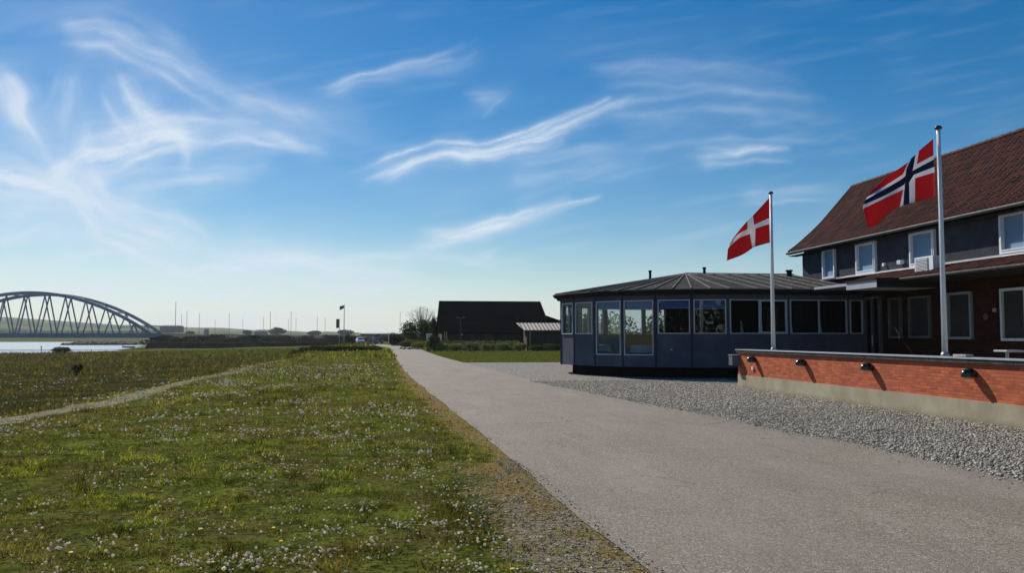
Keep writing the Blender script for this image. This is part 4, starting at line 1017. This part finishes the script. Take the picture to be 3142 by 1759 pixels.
no = [[(11.375, 5.879), (11.035, 5.603), (10.953, 5.521), (10.837, 5.42), (10.779, 5.349), (10.23, 4.987), (10.031, 4.825), (9.903, 4.717)],
 [(11.372, 5.52), (10.975, 5.31), (10.897, 5.255), (10.726, 5.184), (10.653, 5.09), (10.24, 4.83), (9.957, 4.666), (9.83, 4.579)],
 [(11.375, 5.427), (10.943, 5.203), (10.874, 5.161), (10.708, 5.052), (10.593, 4.964), (10.238, 4.764), (9.914, 4.586), (9.759, 4.504)],
 [(11.381, 5.267), (10.94, 5.097), (10.876, 5.043), (10.698, 4.893), (10.632, 4.839), (10.22, 4.619), (9.897, 4.481), (9.735, 4.413)],
 [(11.383, 5.148), (10.926, 5.004), (10.788, 4.908), (10.679, 4.827), (10.649, 4.76), (10.204, 4.553), (9.895, 4.408), (9.713, 4.321)],
 [(11.385, 4.605), (10.91, 4.484), (10.78, 4.46), (10.639, 4.413), (10.553, 4.369), (10.321, 4.254), (10.008, 3.987), (9.818, 3.911)]]
def ncell(c, r_):
    if c == 2 or r_ == 2: return 2
    if c in (1, 3) or r_ in (1, 3): return 1
    return 0
flag('flag', no, 16.72, ncell, 'red flag with a blue cross edged in white, against the tiled roof', 2.2, 6)
t = thing('garden_table', 'small pale folding table standing behind the brick wall', 'table', (12.5, 16.15, .34))
MB().box(12.3, 12.72, 15.9, 16.3, 1.29, 1.33).build('table_top', M['zinc'], t, bevel=.01)
MB().tube([(12.5, 16.15, .36), (12.5, 16.15, 1.30)], .035, 10).build('pedestal', M['zinc'], t)
MB().box(12.3, 12.7, 16.0, 16.3, .34, .365).build('foot', M['zinc'], t)
b = MB(); b.box(10.82, 10.98, 15.1, 15.5, 1.214, 1.262); tag(b.build('stone_block', M['boulder'], None, bevel=.01), 'small pale block lying on the wall coping beside the thick flagpole', 'block')

# ================================================================== BARN
barn = thing('barn', 'big black-roofed barn behind the hedge', 'building', (11.3, 108, 0))
YB = 105.
rb = MB()
zr, ze = 6.28, 2.12
def slab(mb, a, b_, c, d, th):
    n = (Vector(b_)-Vector(a)).cross(Vector(d)-Vector(a)).normalized()*th
    vs = [Vector(p) for p in (a, b_, c, d)]; vs += [p-n for p in vs]
    mb.add(vs, [(0, 1, 2, 3), (7, 6, 5, 4), (0, 4, 5, 1), (1, 5, 6, 2), (2, 6, 7, 3), (3, 7, 4, 0)])
slab(rb, (4.75, YB-.4, ze), (18.9, YB-.4, ze), (18.2, YB+4.6, zr), (4.95, YB+4.6, zr), .18)
slab(rb, (18.9, YB+9.6, ze), (4.75, YB+9.6, ze), (4.95, YB+4.6, zr), (18.2, YB+4.6, zr), .18)
rb.build('roof', M['blacktar'], barn)
b = MB(); b.box(5.1, 18.6, YB, YB+9.2, 0, 2.2)
b.add([(5.1, YB, 2.2), (5.1, YB+9.2, 2.2), (5.1, YB+4.6, 6.1), (18.2, YB, 2.2), (18.2, YB+9.2, 2.2), (18.2, YB+4.6, 6.1)], [(0, 2, 1), (3, 4, 5)])
bw = b.build('wall', M['barnwall'], barn)
MB().box(10.5, 11.5, YB-.06, YB-.002, .05, 2.0).build('door', M['barndoor'], barn)
for xx in (6.8, 8.7, 12.8): MB().box(xx, xx+.7, YB-.05, YB-.002, 1.1, 1.8).build('window', M['darkglass'], barn)
for (x, w_) in ((5.35, .13), (5.62, .10)): MB().box(x, x+w_, YB-1.2, YB-1.05, 0, 2.25).build('porch_post', M['wood'], barn)
MB().tube([(7.6, YB-.1, 1.95), (7.6, YB-.25, 1.95)], .09, 8).build('wall_light', M['white'], barn)
b = MB(); slab(b, (18.2, YB+1, 2.2), (22.5, YB+1, 2.0), (22.2, YB+3, 3.2), (18.2, YB+3.5, 4.6), .15); b.build('hipped_extension_roof', M['blacktar'], barn)
shed = thing('shed', 'low shed with pale corrugated roof in front of the black barn', 'building', (18, 103, 0))
b = MB(); slab(b, (14.75, YB-4.4, 2.45), (24, YB-4.4, 2.45), (24, YB-1.2, 3.35), (14.2, YB-1.2, 3.35), .08); b.build('roof', M['corr'], shed)
b = MB(); b.box(15.1, 24, YB-4.1, YB-1.4, 0, 2.42); b.build('wall', M['barnwall'], shed)
MB().box(15.4, 15.52, YB-4.5, YB-4.38, 0, 2.3).build('post', M['wood'], shed)

G1, G2 = (.035, .055, .018), (.10, .14, .04)
DG = ((.012, .018, .008), (.045, .060, .022))
def bush(name, lb, cat, x, y, rx, ry, h, n_=2500, leaf=.12, cols=(G1, G2), grp=None, z0=None, lob=7):
    z0 = float(height(x, y)) if z0 is None else z0
    t = thing(name, lb, cat, (x, y, z0), grp)
    lobes = [(x, y, z0+h*.5, rx*.8, ry*.8, h*.5)]
    for i in range(lob):
        a = rng.uniform(0, 6.28); q = rng.uniform(.3, .75)
        lobes.append((x+math.cos(a)*rx*q, y+math.sin(a)*ry*q, z0+h*rng.uniform(.45, .72), rx*rng.uniform(.25, .45), ry*rng.uniform(.25, .45), h*rng.uniform(.22, .32)))
    foliage('foliage', lobes, n_, leaf, cols, t)
    b = MB()
    for i in range(5):
        a = i*1.25; b.tube([(x+.05*math.cos(a), y+.05*math.sin(a), z0-.05), (x+rx*.25*math.cos(a), y+ry*.25*math.sin(a), z0+h*.35), (x+rx*.5*math.cos(a), y+ry*.5*math.sin(a), z0+h*.75)], .05*min(1, h/2), 5, r2=.012)
    b.build('stems', M['bark'], t)
    return t
# clipped hedge in front of the barn
t = thing('hedge', 'dark clipped hedge along the foot of the black barn', 'hedge', (10, 98, 0))
foliage('foliage', [(4.6+i*.9, 100.3, .6, .8, .6, .65) for i in range(11)], 9000, .13, ((.02, .032, .012), (.17, .21, .07)), t, .5)
MB().tube([(4, 100.3, .1), (14, 100.3, .1)], .04, 5).build('stems', M['bark'], t)
SHR = [(4.6, 1.0, 'leftmost bushy grey-green shrub below the barn hedge'), (6.3, .95, 'grey-green shrub below the barn, beside the leftmost shrub'), (8.0, 1.05, 'grey-green shrub below the lamp post in front of the barn'), (9.8, .9, 'grey-green shrub left of the red-brown barn door'), (11.6, 1.05, 'grey-green shrub below the red-brown barn door'), (13.5, 1.0, 'grey-green shrub below the left end of the shed'), (15.4, .75, 'low dark shrub in front of the shed post'), (17.4, .9, 'rightmost shrub in front of the shed wall')]
for i, (x, h, lb) in enumerate(SHR):
    bush('shrub', lb, 'shrub', x, 96.2+.3*math.sin(i*2.), 1.15, .8, h, 2600, .11, ((.05, .07, .035), (.24, .28, .15)) if i < 6 else ((.015, .025, .01), (.07, .10, .03)), 'shrubs between the lawn and the barn')
bush('shrub', 'dark upright evergreen shrub at the left corner of the barn', 'shrub', 3.9, 97, .9, .8, 1.9, 3200, .12, DG)
bush('shrub', 'bright yellow-green shrub beside the path end', 'shrub', 2.3, 110, .95, .8, 1.05, 1800, .12, ((.05, .08, .015), (.24, .27, .06)))
bush('shrub', 'bright narrow yellow-green shrub before the utility cabinet', 'shrub', 3.15, 96, .35, .5, 1.45, 1300, .10, ((.06, .09, .015), (.26, .28, .06)))
bush('tree', 'dense dark evergreen tree left of the black barn', 'tree', 3.1, 122, 3.2, 2.2, 4.2, 9000, .22, ((.014, .022, .009), (.075, .10, .03)), z0=.2, lob=12)
bush('tree', 'dark round tree behind the left gable of the barn', 'tree', 5.2, 118, 1.5, 1.6, 4.1, 4500, .2, ((.012, .018, .008), (.055, .07, .025)), z0=.2)
bush('hedge', 'low rounded hedge under the dark tree at the path end', 'hedge', 1.6, 114, 2.4, .9, 1.35, 4200, .14, ((.03, .045, .012), (.13, .17, .05)))
bush('tree', 'slim dark columnar tree against the barn gable', 'tree', 4.35, 112, .38, .4, 4.7, 1800, .14, DG, z0=.1, lob=3)
# pale bare-twigged tree behind
t = thing('tree', 'pale bare-twigged tree showing above the dark evergreen', 'tree', (3.4, 135, 0))
MB().tube([(3.4, 135, 0), (3.5, 135, 3), (3.4, 135, 5)], .15, 7, r2=.06).build('trunk', M['bark'], t)
b = MB()
for i in range(46):
    x = 3.6+rng.normal()*1.5; q = max(.2, 1-abs(x-3.6)/3.4)
    b.tube([(3.4+(x-3.4)*.3, 135+rng.normal()*.3, 3.+rng.uniform(0, 1)), (3.4+(x-3.4)*.7, 135+rng.normal()*.5, 4.6), (x, 135+rng.normal()*.6, 4.9+1.9*q*rng.uniform(.7, 1))], .045, 4, r2=.012)
b.build('branches', vary('pale_twigs', (.22, .20, .17), .2, 3, .9, 0), t)
foliage('foliage', [(3.6, 135, 5.3, 2.6, 1., 1.2)], 700, .13, ((.12, .12, .09), (.3, .3, .24)), t, .1)

# dark reed bank left of the path
t = thing('hedge', 'long low dark bank of reeds left of the path end', 'hedge', (-7, 98, 0))
foliage('foliage', [(-11.5+i*.95, 98+.4*math.sin(i), .25+float(height(-11.5+i*.95, 98)), .9, .9, .42-.02*i) for i in range(10)], 8000, .16, ((.012, .016, .007), (.05, .058, .022)), t, .4)
MB().tube([(-11, 98, -.2), (-3, 98, 0)], .03, 5).build('stems', M['bark'], t)
bush('shrub', 'dark domed shrub at the foot of the distant flagpole', 'shrub', -13.2, 230, 2.3, 1.6, 3.4, 1800, .35, DG)
bush('shrub', 'dark bushy clump at the far end of the white roofs', 'shrub', -1.5, 205, 2., 1.5, 2.7, 1500, .3, DG)
bush('shrub', 'brown-green bush on the shore edge in front of the water', 'shrub', -77.2, 207, 2.6, 1.8, 1.5, 2200, .3, ((.03, .03, .014), (.09, .085, .04)))
bush('shrub', 'small dark thorny bush alone in the rough field', 'shrub', -23.8, 67, .42, .4, .75, 900, .09, ((.012, .012, .008), (.05, .045, .03)))
for i, (x, y, lb) in enumerate([(12.2, 50, 'green shrub behind the dining pavilion, leftmost through the glass'), (16.2, 49, 'green shrub behind the dining pavilion, second from the left'), (20.6, 50, 'green shrub behind the dining pavilion, between two others'), (25.5, 52, 'green shrub behind the dining pavilion, rightmost')]):
    bush('shrub', lb, 'shrub', x, y, 2.9, 1.6, 3.3, 4200, .20, ((.03, .045, .015), (.12, .16, .05)), 'shrubs behind the dining pavilion')

# lamp post, cabinet, posts, boulders
M['lamppost'] = vary('dark_grey_post', (.10, .10, .11), .1, 3, .7, 0)
t = thing('lamp_post', 'slender lamp post with two square heads in front of the barn', 'street lamp', (5.68, 80, 0))
MB().tube([(5.68, 80, 0), (5.68, 80, 3.4)], .035, 8, r2=.025).build('pole', M['lamppost'], t)
MB().box(5.35, 6.01, 79.96, 80.04, 3.36, 3.40).build('arm', M['lamppost'], t)
for s_ in (-1, 1): MB().box(5.68+s_*.27-.13, 5.68+s_*.27+.13, 79.85, 80.15, 3.402, 3.50).build('lamp_head', M['lamppost'], t, bevel=.02)
t = thing('utility_cabinet', 'pale grey utility cabinet beside the dark corner shrub', 'cabinet', (3.35, 101, 0))
MB().box(3.1, 3.7, 100.8, 101.2, .1, 1.9).build('body', M['frame'], t, bevel=.03); MB().box(3.05, 3.75, 100.75, 101.25, 1.9, 2.0).build('lid', M['white'], t); MB().box(3.12, 3.68, 100.82, 101.18, 0, .1).build('plinth', M['plinth'], t)
def post(x, y, w_, h, m_, lb, nm='post', cat='post'):
    z0 = float(height(x, y)); t = thing(nm, lb, cat, (x, y, z0))
    MB().box(x-w_/2, x+w_/2, y-w_/2, y+w_/2, z0, z0+h).build('shaft', M[m_], t); MB().box(x-w_*.65, x+w_*.65, y-w_*.65, y+w_*.65, z0+h, z0+h+.06).build('cap', M[m_], t)
post(-2.1, 160, .17, 2.3, 'white', 'white gatepost at the left end of the dark gate hedge'); post(-5.0, 160, .14, 1.9, 'frame', 'pale post behind the brown sign post'); post(.9, 131, .13, 1.9, 'white', 'white post against the dark tree at the path end')
post(-6.2, 170, .42, 1.8, 'wood', 'broad brown wooden post beside the white car')
t = thing('hedge', 'tall square dark hedge closing the end of the path', 'hedge', (-1, 152, 0))
foliage('foliage', [(-1.2+i*.75, 158, .9, .8, .7, .95) for i in range(6)], 6000, .2, ((.01, .013, .007), (.03, .035, .014)), t, .5)
MB().tube([(-1, 158, .1), (3, 158, .1)], .05, 5).build('stems', M['bark'], t)
def rock(x, y, s_, lb, m_='boulder', grp=None, z=None):
    b = MB(); V_, F_ = scatter_solids(np.array([[x, y, (float(height(x, y)) if z is None else z)+s_*.25]]), np.array([s_]), ico_v, ico_f, .6, .25)
    b.add(V_, [tuple(f) for f in F_]); o = b.build('boulder', M[m_]); sb = o.modifiers.new('s', 'SUBSURF'); sb.levels = 1; sb.render_levels = 2
    return tag(o, lb, 'rock', grp)
rock(.55, 112, .38, 'light grey boulder at the right verge of the path end'); rock(1.2, 110.5, .42, 'darker boulder beside the yellow-green shrub')
rock(.1, 116, .34, 'small pale boulder farthest along the right verge')

# ------------------------------------------------------------------ cars
def car(name, lb, x, y, rz, body, hgt=1.45, scale=1.):
    z0 = float(height(x, y)); t = thing(name, lb, 'car', (x, y, z0)); t.rotation_euler.z = rz
    def add(mb, nm, m_, par=t, **k):
        o = mb.build(nm, m_, None, **k); o.parent = par; return o
    L_, Wd = 2.05, .86
    sil = [(-L_, .35), (-L_, .72), (-L_+.08, .86), (-1.15, .95), (-.55, hgt-.03), (.75, hgt), (1.65, 1.0), (L_-.02, .9), (L_, .4)]
    b = MB(); n_ = len(sil); vs = []
    for s_, yy in ((1, -1), (1, 1)):
        for (xx, zz) in sil: ww = Wd*(.80 if zz > 1.05 else 1.0); vs.append((ww*yy, xx, zz))
    b.add(vs, [tuple(range(n_)), tuple(range(2*n_-1, n_-1, -1))]+[(i, n_+i, n_+(i+1) % n_, (i+1) % n_) for i in range(n_)])
    bo = add(b, 'body', M[body], bevel=.04)
    b = MB(); b.add([(-.70, -1.13, .99), (.70, -1.13, .99), (.62, -.62, hgt-.08), (-.62, -.62, hgt-.08)], [(0, 1, 2, 3)]); 
    for v_ in range(4): b.v[v_] = (b.v[v_][0], b.v[v_][1]-.03, b.v[v_][2]+.015)
    add(b, 'windscreen', M['darkglass'])
    for s_ in (-1, 1):
        b = MB(); b.box(s_*.63-.14, s_*.63+.14, -L_-.03, -L_+.03, .62, .78); add(b, 'headlight', M['frame2'])
        b = MB(); b.add([(s_*.80, -.95, 1.02), (s_*.80, 1.3, 1.04), (s_*.705, .75, hgt-.08), (s_*.705, -.5, hgt-.1)], [(0, 1, 2, 3) if s_ > 0 else (3, 2, 1, 0)]); add(b, 'side_window', M['darkglass'])
        for yy in (-1.3, 1.3):
            b = MB(); b.tube([(s_*.70, yy, .32), (s_*.88, yy, .32)], .32, 18); w_ = add(b, 'wheel', M['rubber'])
            b = MB(); b.tube([(s_*.87, yy, .32), (s_*.895, yy, .32)], .19, 12); add(b, 'rim', M['zinc'], w_)
    b = MB(); b.box(-.26, .26, -L_-.035, -L_-.005, .42, .53); add(b, 'number_plate', M['white'])
    b = MB(); b.box(-.5, .5, -L_-.02, -L_+.02, .55, .66); add(b, 'front_grille', M['rubber'])
    return t
car('parked_car', 'white car parked on the grass left of the path end', -9.3, 203, .15, 'carwhite')
car('parked_car', 'dark car parked between the pale posts at the path end', -5.4, 196, .5, 'cardark')

# ================================================================== FAR: embankment, bridge, hills, harbour
def prow(y, x): return y
em = MB(); xsn = list(np.arange(-82, 40.1, 4.)); 
for i, x in enumerate(xsn):
    k = (x+82)/122; yc = 303+10*k; zt = 2.75-1.0*min(1, k*1.3)+.15*math.sin(x*.4); zb = -2.2 if x < -60 else -1.4
    em.v += [(x, yc-16+8*k, zb-.8), (x, yc-8, zt*.55), (x, yc-4, zt), (x, yc+4, zt), (x, yc+16, zb-.8)]
    if i:
        for j in range(4): em.f.append(((i-1)*5+j, i*5+j, i*5+j+1, (i-1)*5+j+1)); em.mi.append(0)
em.f.append((0, 1, 2, 3, 4)); em.mi.append(0)
tag(em.build('embankment', M['scrubsoil']), kind='structure')
lob = []
for i in range(260):
    x = rng.uniform(-82, 38); k = (x+82)/122; q = rng.random(); lob.append((x, 303+10*k-17+9*k*(1-q)+11*q, -1.9+.5*k+q*(3.9-1.1*k), rng.uniform(1.5, 3.5), 1.6, rng.uniform(.5, 1.0)))
o = foliage('embankment_scrub', lob, 34000, .6, ((.010, .013, .006), (.040, .046, .018)), None, .3)
tag(o, 'dark scrub covering the long embankment beyond the field', 'scrub', kind='stuff')
# rock spit
lobc = rng.random((900, 2)); cx = -176+lobc[:, 0]*40; cy = 470+lobc[:, 1]*10+(cx+176)*.2; prof_ = np.sin(np.clip(lobc[:, 0]*1.05, 0, 1)*math.pi)**.5*(1-abs(lobc[:, 1]-.5))
V_, F_ = scatter_solids(np.stack([cx, cy, ZW-.3+1.6*prof_], 1), rng.uniform(.6, 1.5, 900), ico_v, ico_f, .7)
tag(MB().add(V_, [tuple(f) for f in F_]).build('rock_spit', M['rock']), 'low dark spit of piled rocks in the water under the bridge', 'rocks', kind='stuff')
# small boat drawn up on the beach, marker buoy
t = thing('rowing_boat', 'small white boat lying on the beach below the bridge end', 'boat', (-104, 345, -2.3))
b = MB(); st = [(-2.4, .05, .75), (-1.6, .55, .5), (0, .85, .42), (1.6, .75, .45), (2.3, .55, .5)]
for i, (a, w_, h) in enumerate(st):
    b.v += [(-104+a, 345-w_, -2.35+h), (-104+a, 345, -2.5), (-104+a, 345+w_, -2.35+h)]
    if i: b.f += [((i-1)*3, i*3, i*3+1, (i-1)*3+1), ((i-1)*3+1, i*3+1, i*3+2, (i-1)*3+2)]; b.mi += [0, 0]
b.f.append((12, 13, 14)); b.mi.append(0); b.build('hull', M['white'], t)
MB().box(-104.3, -104, 344.3, 345.7, -2.05, -2.0).build('thwart', M['wood'], t)
t = thing('channel_marker', 'thin dark marker post standing in the water', 'marker', (-107, 272, ZW))
MB().tube([(-107, 272, ZW-.5), (-107, 272, ZW+1.25)], .12, 8).build('post', M['darktrim'], t); MB().box(-107.16, -106.84, 271.84, 272.16, ZW+1.25, ZW+1.45).build('topmark', M['darktrim'], t)

# bridge
BX, BY, PH, BL, BH, BWd, ZD = -81.93, 296.2, .03, 77.6, 13.9, 12.4, 2.3
ub = (-math.cos(PH), math.sin(PH)); nb = (math.sin(PH), math.cos(PH))
bp = lambda s_, off, z: (BX+ub[0]*s_+nb[0]*off, BY+ub[1]*s_+nb[1]*off, z)
br = thing('arch_bridge', 'grey steel arch bridge crossing the water at left', 'bridge', (BX, BY, 0))
def span(s0):
    for off in (0, BWd):
        pts = [bp(s0+BL*k/28, off, ZD+4*BH*(k/28)*(1-k/28)) for k in range(29)]
        b = MB()
        for k in range(28):
            p, q = Vector(pts[k]), Vector(pts[k+1]); d = (q-p).normalized(); up_ = Vector((0, 0, 1)); s_ = d.cross(up_).normalized()*.42; h = s_.cross(d).normalized()*.52
            b.add([p-s_-h, p+s_-h, p+s_+h, p-s_+h, q-s_-h, q+s_-h, q+s_+h, q-s_+h], [(0, 1, 2, 3), (7, 6, 5, 4), (0, 4, 5, 1), (1, 5, 6, 2), (2, 6, 7, 3), (3, 7, 4, 0)])
        b.build('arch_rib', M['steel'], br)
        for k in range(1, 12):
            s_ = BL*k/11.5-.8; zt = ZD+4*BH*(s_/BL)*(1-s_/BL)
            if zt < ZD+2: continue
            b = MB(); 
            for e in (-2.75, 2.75):
                if zt-ZD < 4: e *= .6
                b.tube([bp(s0+s_, off, zt-.3), bp(s0+s_+e, off, ZD)], .24, 5)
            b.build('hanger', M['steel'], br)
    b = MB()
    for k in range(1, 12):
        s_ = BL*k/11.5-.8; zt = ZD+4*BH*(s_/BL)*(1-s_/BL)
        if zt < ZD+5: continue
        MB().tube([bp(s0+s_, 0, zt), bp(s0+s_, BWd, zt)], .25, 6).build('cross_brace', M['steel'], br)
span(0); span(BL+4)
b = MB()
for (o0, o1, z0, z1) in ((-.6, BWd+.6, 1.95, 2.35), (-.9, -.6, 1.30, 3.0), (BWd+.6, BWd+.9, 1.30, 3.0), (1.5, 2.0, 1.4, 1.95), (BWd-2, BWd-1.5, 1.4, 1.95)):
    p, q = bp(-3, o0, z0), bp(2*BL+8, o0, z0); r_, s_ = bp(2*BL+8, o1, z0), bp(-3, o1, z0)
    b.add([p, q, r_, s_]+[(v[0], v[1], z1) for v in (p, q, r_, s_)], [(3, 2, 1, 0), (4, 5, 6, 7), (0, 1, 5, 4), (1, 2, 6, 5), (2, 3, 7, 6), (3, 0, 4, 7)])
b.build('deck', M['steel'], br)
b = MB()
for off in (-1.0, BWd+1.0):
    for z in (3.3, 3.65): b.tube([bp(-3, off, z), bp(2*BL+8, off, z)], .05, 4)
    for k in range(0, 66): b.tube([bp(-3+k*2.5, off, 2.9), bp(-3+k*2.5, off, 3.65)], .05, 4)
b.build('railing', M['steel'], br)
for s_ in (-1, BL+2, 2*BL+5):
    b = MB(); p = bp(s_, -1, 0); q = bp(s_, BWd+1, 0); b.box(p[0]-1.6, p[0]+1.6, p[1], q[1], -5, 1.3); b.build('pier', M['concrete'], br)

# distant hills
prof_h = [(-2600, 40), (-1500, 52), (-1000, 46), (-805, 41.4), (-656, 36.0), (-612, 32.4), (-596, 27.0), (-568, 27.6), (-541, 25.0), (-514, 25.0), (-478, 21.3), (-406, 21.4), (-387, 19.8), (-374, 17.6), (-342, 17.1), (-295, 17.2), (-280, 12.7), (-267, 12.7), (-243, 13.3), (-230, 15.0), (-197, 12.8), (-146, 9.5), (-133, 11.7), (-95, 10.1), (-72, 9.0), (13, 7.9), (156, 8.0), (334, 10.4), (579, 11.8), (1200, 22), (2600, 30)]
xx = np.linspace(-2500, 2500, 260); zz = np.interp(xx, [p[0] for p in prof_h], [p[1] for p in prof_h])
rows_ = [(900, -1.), (940, .25), (1100, .55), (1300, .86), (1500, 1.), (1800, .9), (2400, .1)]
V_ = []
for (yy, kk) in rows_:
    for x, z in zip(xx, zz):
        q = (z-2)*kk+(2 if kk > 0 else 0)
        if kk < 0: q = -3.5
        V_.append((x*(yy/1500) if yy < 1500 else x, yy, q+(float(fbm(x, yy, 90, 3))-.5)*3*max(kk, 0)*min(1, z/20)))
F_ = [(j*260+i, j*260+i+1, (j+1)*260+i+1, (j+1)*260+i) for j in range(len(rows_)-1) for i in range(259)]
tag(MB().add(V_, F_).build('hills', M['hills'], smooth=True), kind='structure')

def house(lb, x, y, w_, d_, h, rh, z0, wallm, roofm, nwin=3, nm='house'):
    t = thing(nm, lb, 'building', (x, y, z0))
    MB().box(x-w_/2, x+w_/2, y-d_/2, y+d_/2, z0-2, z0+h).build('wall', M[wallm], t)
    b = MB(); b.add([(x-w_/2-.4, y-d_/2-.4, z0+h), (x+w_/2+.4, y-d_/2-.4, z0+h), (x+w_/2+.4, y+d_/2+.4, z0+h), (x-w_/2-.4, y+d_/2+.4, z0+h), (x-w_/2+d_*.2, y, z0+h+rh), (x+w_/2-d_*.2, y, z0+h+rh)], [(0, 1, 5, 4), (2, 3, 4, 5), (1, 2, 5), (3, 0, 4), (3, 2, 1, 0)]); b.build('roof', M[roofm], t)
    for i in range(nwin):
        xw = x-w_/2+w_*(i+.5)/nwin; MB().box(xw-w_*.08/nwin*3, xw+w_*.08/nwin*3, y-d_/2-.08, y-d_/2-.01, z0+h*.35, z0+h*.8).build('window', M['darkglass'], t)
M['farwall'] = vary('far_grey_wall', (.16, .16, .18), .1, .1, .9, 0); M['farroof'] = vary('far_dark_roof', (.06, .06, .07), .1, .1, .9, 0); M['farwhite'] = vary('far_pale_wall', (.5, .5, .5), .1, .1, .9, 0)
house('broad flat grey building on the far shore right of the bridge', -230, 900, 20, 14, 4.5, 1.0, 8.2, 'farwall', 'farroof', 7)
house('dark far house with steep roof between domed trees', -142, 900, 12, 9, 3.2, 1.8, 4.2, 'farwall', 'farroof', 4)
house('low farm building behind the bridge arch', -380, 1150, 26, 14, 4.5, 3, 7, 'farwhite', 'farroof', 4)
house('small low shed on the horizon right of the flat grey building', -196, 900, 4, 4, 3, 1.5, 6, 'farwall', 'farroof', 1)
house('long low pale-roofed boat hall behind the white car', -6.5, 330, 17, 8, .9, .55, 2.0, 'farwall', 'farwhite', 6, 'boat_hall')
for i, (x, y, rx, h, lb) in enumerate([(-126, 900, 10, 8.5, 'wide domed tree clump right of the far dark house'), (-155, 900, 5, 5.5, 'low domed tree clump left of the far dark house'), (-88, 900, 9, 5, 'low far tree clump left of the distant flagpole'), (-56, 900, 10, 6, 'low far tree clump behind the distant banner'), (-212, 900, 5, 4.5, 'small far tree beside the flat grey building'), (-352, 1150, 12, 9, 'dark far tree clump seen through the bridge hangers'), (-300, 1150, 10, 6, 'far tree clump at the right foot of the arch')]):
    bush('tree', lb, 'tree', x, y, rx, rx*.6, h, 1500, 1.5, ((.012, .02, .010), (.035, .05, .022)), 'far-off tree clumps on the horizon', z0=3.2 if y < 1000 else 6)

# harbour flagpole + banner
t = thing('flagpole', 'distant thin flagpole with a tiny flag beyond the field', 'flagpole', (-14.8, 230, 0))
MB().tube([(-14.8, 230, 0), (-14.8, 230, 10.3)], .12, 6, r2=.08).build('pole', M['frame'], t)
b = MB(); 
for i in range(5): b.v += [(-14.9-.28*i, 230+.1*math.sin(i), 10.1-.08*i), (-14.9-.28*i, 230+.1*math.sin(i), 9.3-.14*i)]; 
for i in range(4): b.f.append((2*i, 2*i+2, 2*i+3, 2*i+1)); b.mi.append(0)
tag(b.build('flag', M['farwall']), 'tiny dark flag at the top of the distant flagpole', 'flag')
t = thing('banner_sign', 'dark upright banner sign with an orange edge left of the distant flagpole', 'sign', (-15.7, 220, 0))
MB().tube([(-15.35, 220, 0), (-15.35, 220, 6.3)], .07, 6).build('pole', M['frame'], t)
MB().box(-16.15, -15.5, 219.96, 220.04, 3.9, 6.2).build('banner', M['blackplastic'], t); MB().box(-15.498, -15.36, 219.95, 220.03, 3.9, 6.1).build('banner_edge', M['wood'], t)
# sailboats in the harbour behind the embankment
sbp = None
MASTS = [(-90.5, 15.9, 'tallest bare sailboat mast, nearest the bridge end'), (-88.2, 11.0, 'faint thin mast just right of the tallest one'), (-86.1, 12.2, 'sailboat mast above the left end of the flat grey building'), (-81.2, 11.4, 'sailboat mast right of the flat grey building')]+[(-75, 8.8, 'short mast midway between the flat grey building and the dark far house'), (-69.4, 11.5, 'lone tall mast left of the dark far house'), (-64, 9.3, 'short mast just left of the dark far house'), (-55.8, 9.9, 'mast just right of the dark far house'), (-53, 12.2, 'tall mast rising from the wide domed tree clump'), (-45.8, 9, 'shortest mast of the trio right of the domed tree clump'), (-44.7, 12.4, 'tallest mast of the trio right of the domed tree clump'), (-42.7, 9.7, 'rightmost mast of the trio right of the domed tree clump'), (-34.1, 10.3, 'left mast of the pair left of the dark banner sign'), (-30.9, 10., 'right mast of the pair left of the dark banner sign'), (0, 12.2, 'lone mast beside the dark evergreen tree at the path end')]
for x, zt, lb in MASTS:
    lb = lb or 'thin bare sailboat mast rising above the dark embankment right of the far buildings'
    if sbp is None:
        t = thing('sailboat', lb, 'sailboat', (0, 0, 0), 'sailboat masts in the harbour')
        b = MB(); st = [(-5, .2, 1.2), (-3, 1.1, 1.0), (0, 1.5, .9), (3, 1.4, .95), (4.6, 1.1, 1.05)]
        for i, (a, w_, h) in enumerate(st):
            b.v += [(-w_, a, h), (0, a, -.5), (w_, a, h)]
            if i: b.f += [((i-1)*3, (i-1)*3+1, i*3+1, i*3), ((i-1)*3+1, (i-1)*3+2, i*3+2, i*3+1), ((i-1)*3, i*3, i*3+2, (i-1)*3+2)]; b.mi += [0, 0, 0]
        o = b.build('hull', M['white']); o.parent = t
        o = MB().tube([(0, -.5, .9), (0, -.5, 14.)], .11, 6, r2=.08).build('mast', M['steel']); o.parent = t
        o = MB().tube([(0, -.5, 2.2), (0, 3.5, 2.2)], .08, 6).build('boom', M['steel']); o.parent = t
        sbp = t; o = t
    else: o = copy_tree(sbp); o['label'] = lb
    k = (zt+1.4)/15.4; o.location = (x, 360, ZW+.6+.8-(.6)); o.scale = (k, k, k); o.location.z = zt-14*k

# ------------------------------------------------------------------ haze
hz = MB().box(-3600, 3600, -100, 3000, -6, 62)
hm = bpy.data.materials.new('haze'); hm.use_nodes = True; nt = hm.node_tree; nt.nodes.remove(nt.nodes['Principled BSDF'])
vv_ = nt.nodes.new('ShaderNodeVolumePrincipled'); vv_.inputs['Color'].default_value = (.86, .92, 1, 1); vv_.inputs['Density'].default_value = .00012; vv_.inputs['Anisotropy'].default_value = .2
nt.links.new(vv_.outputs[0], nt.nodes['Material Output'].inputs['Volume'])
tag(hz.build('haze', hm), kind='stuff')
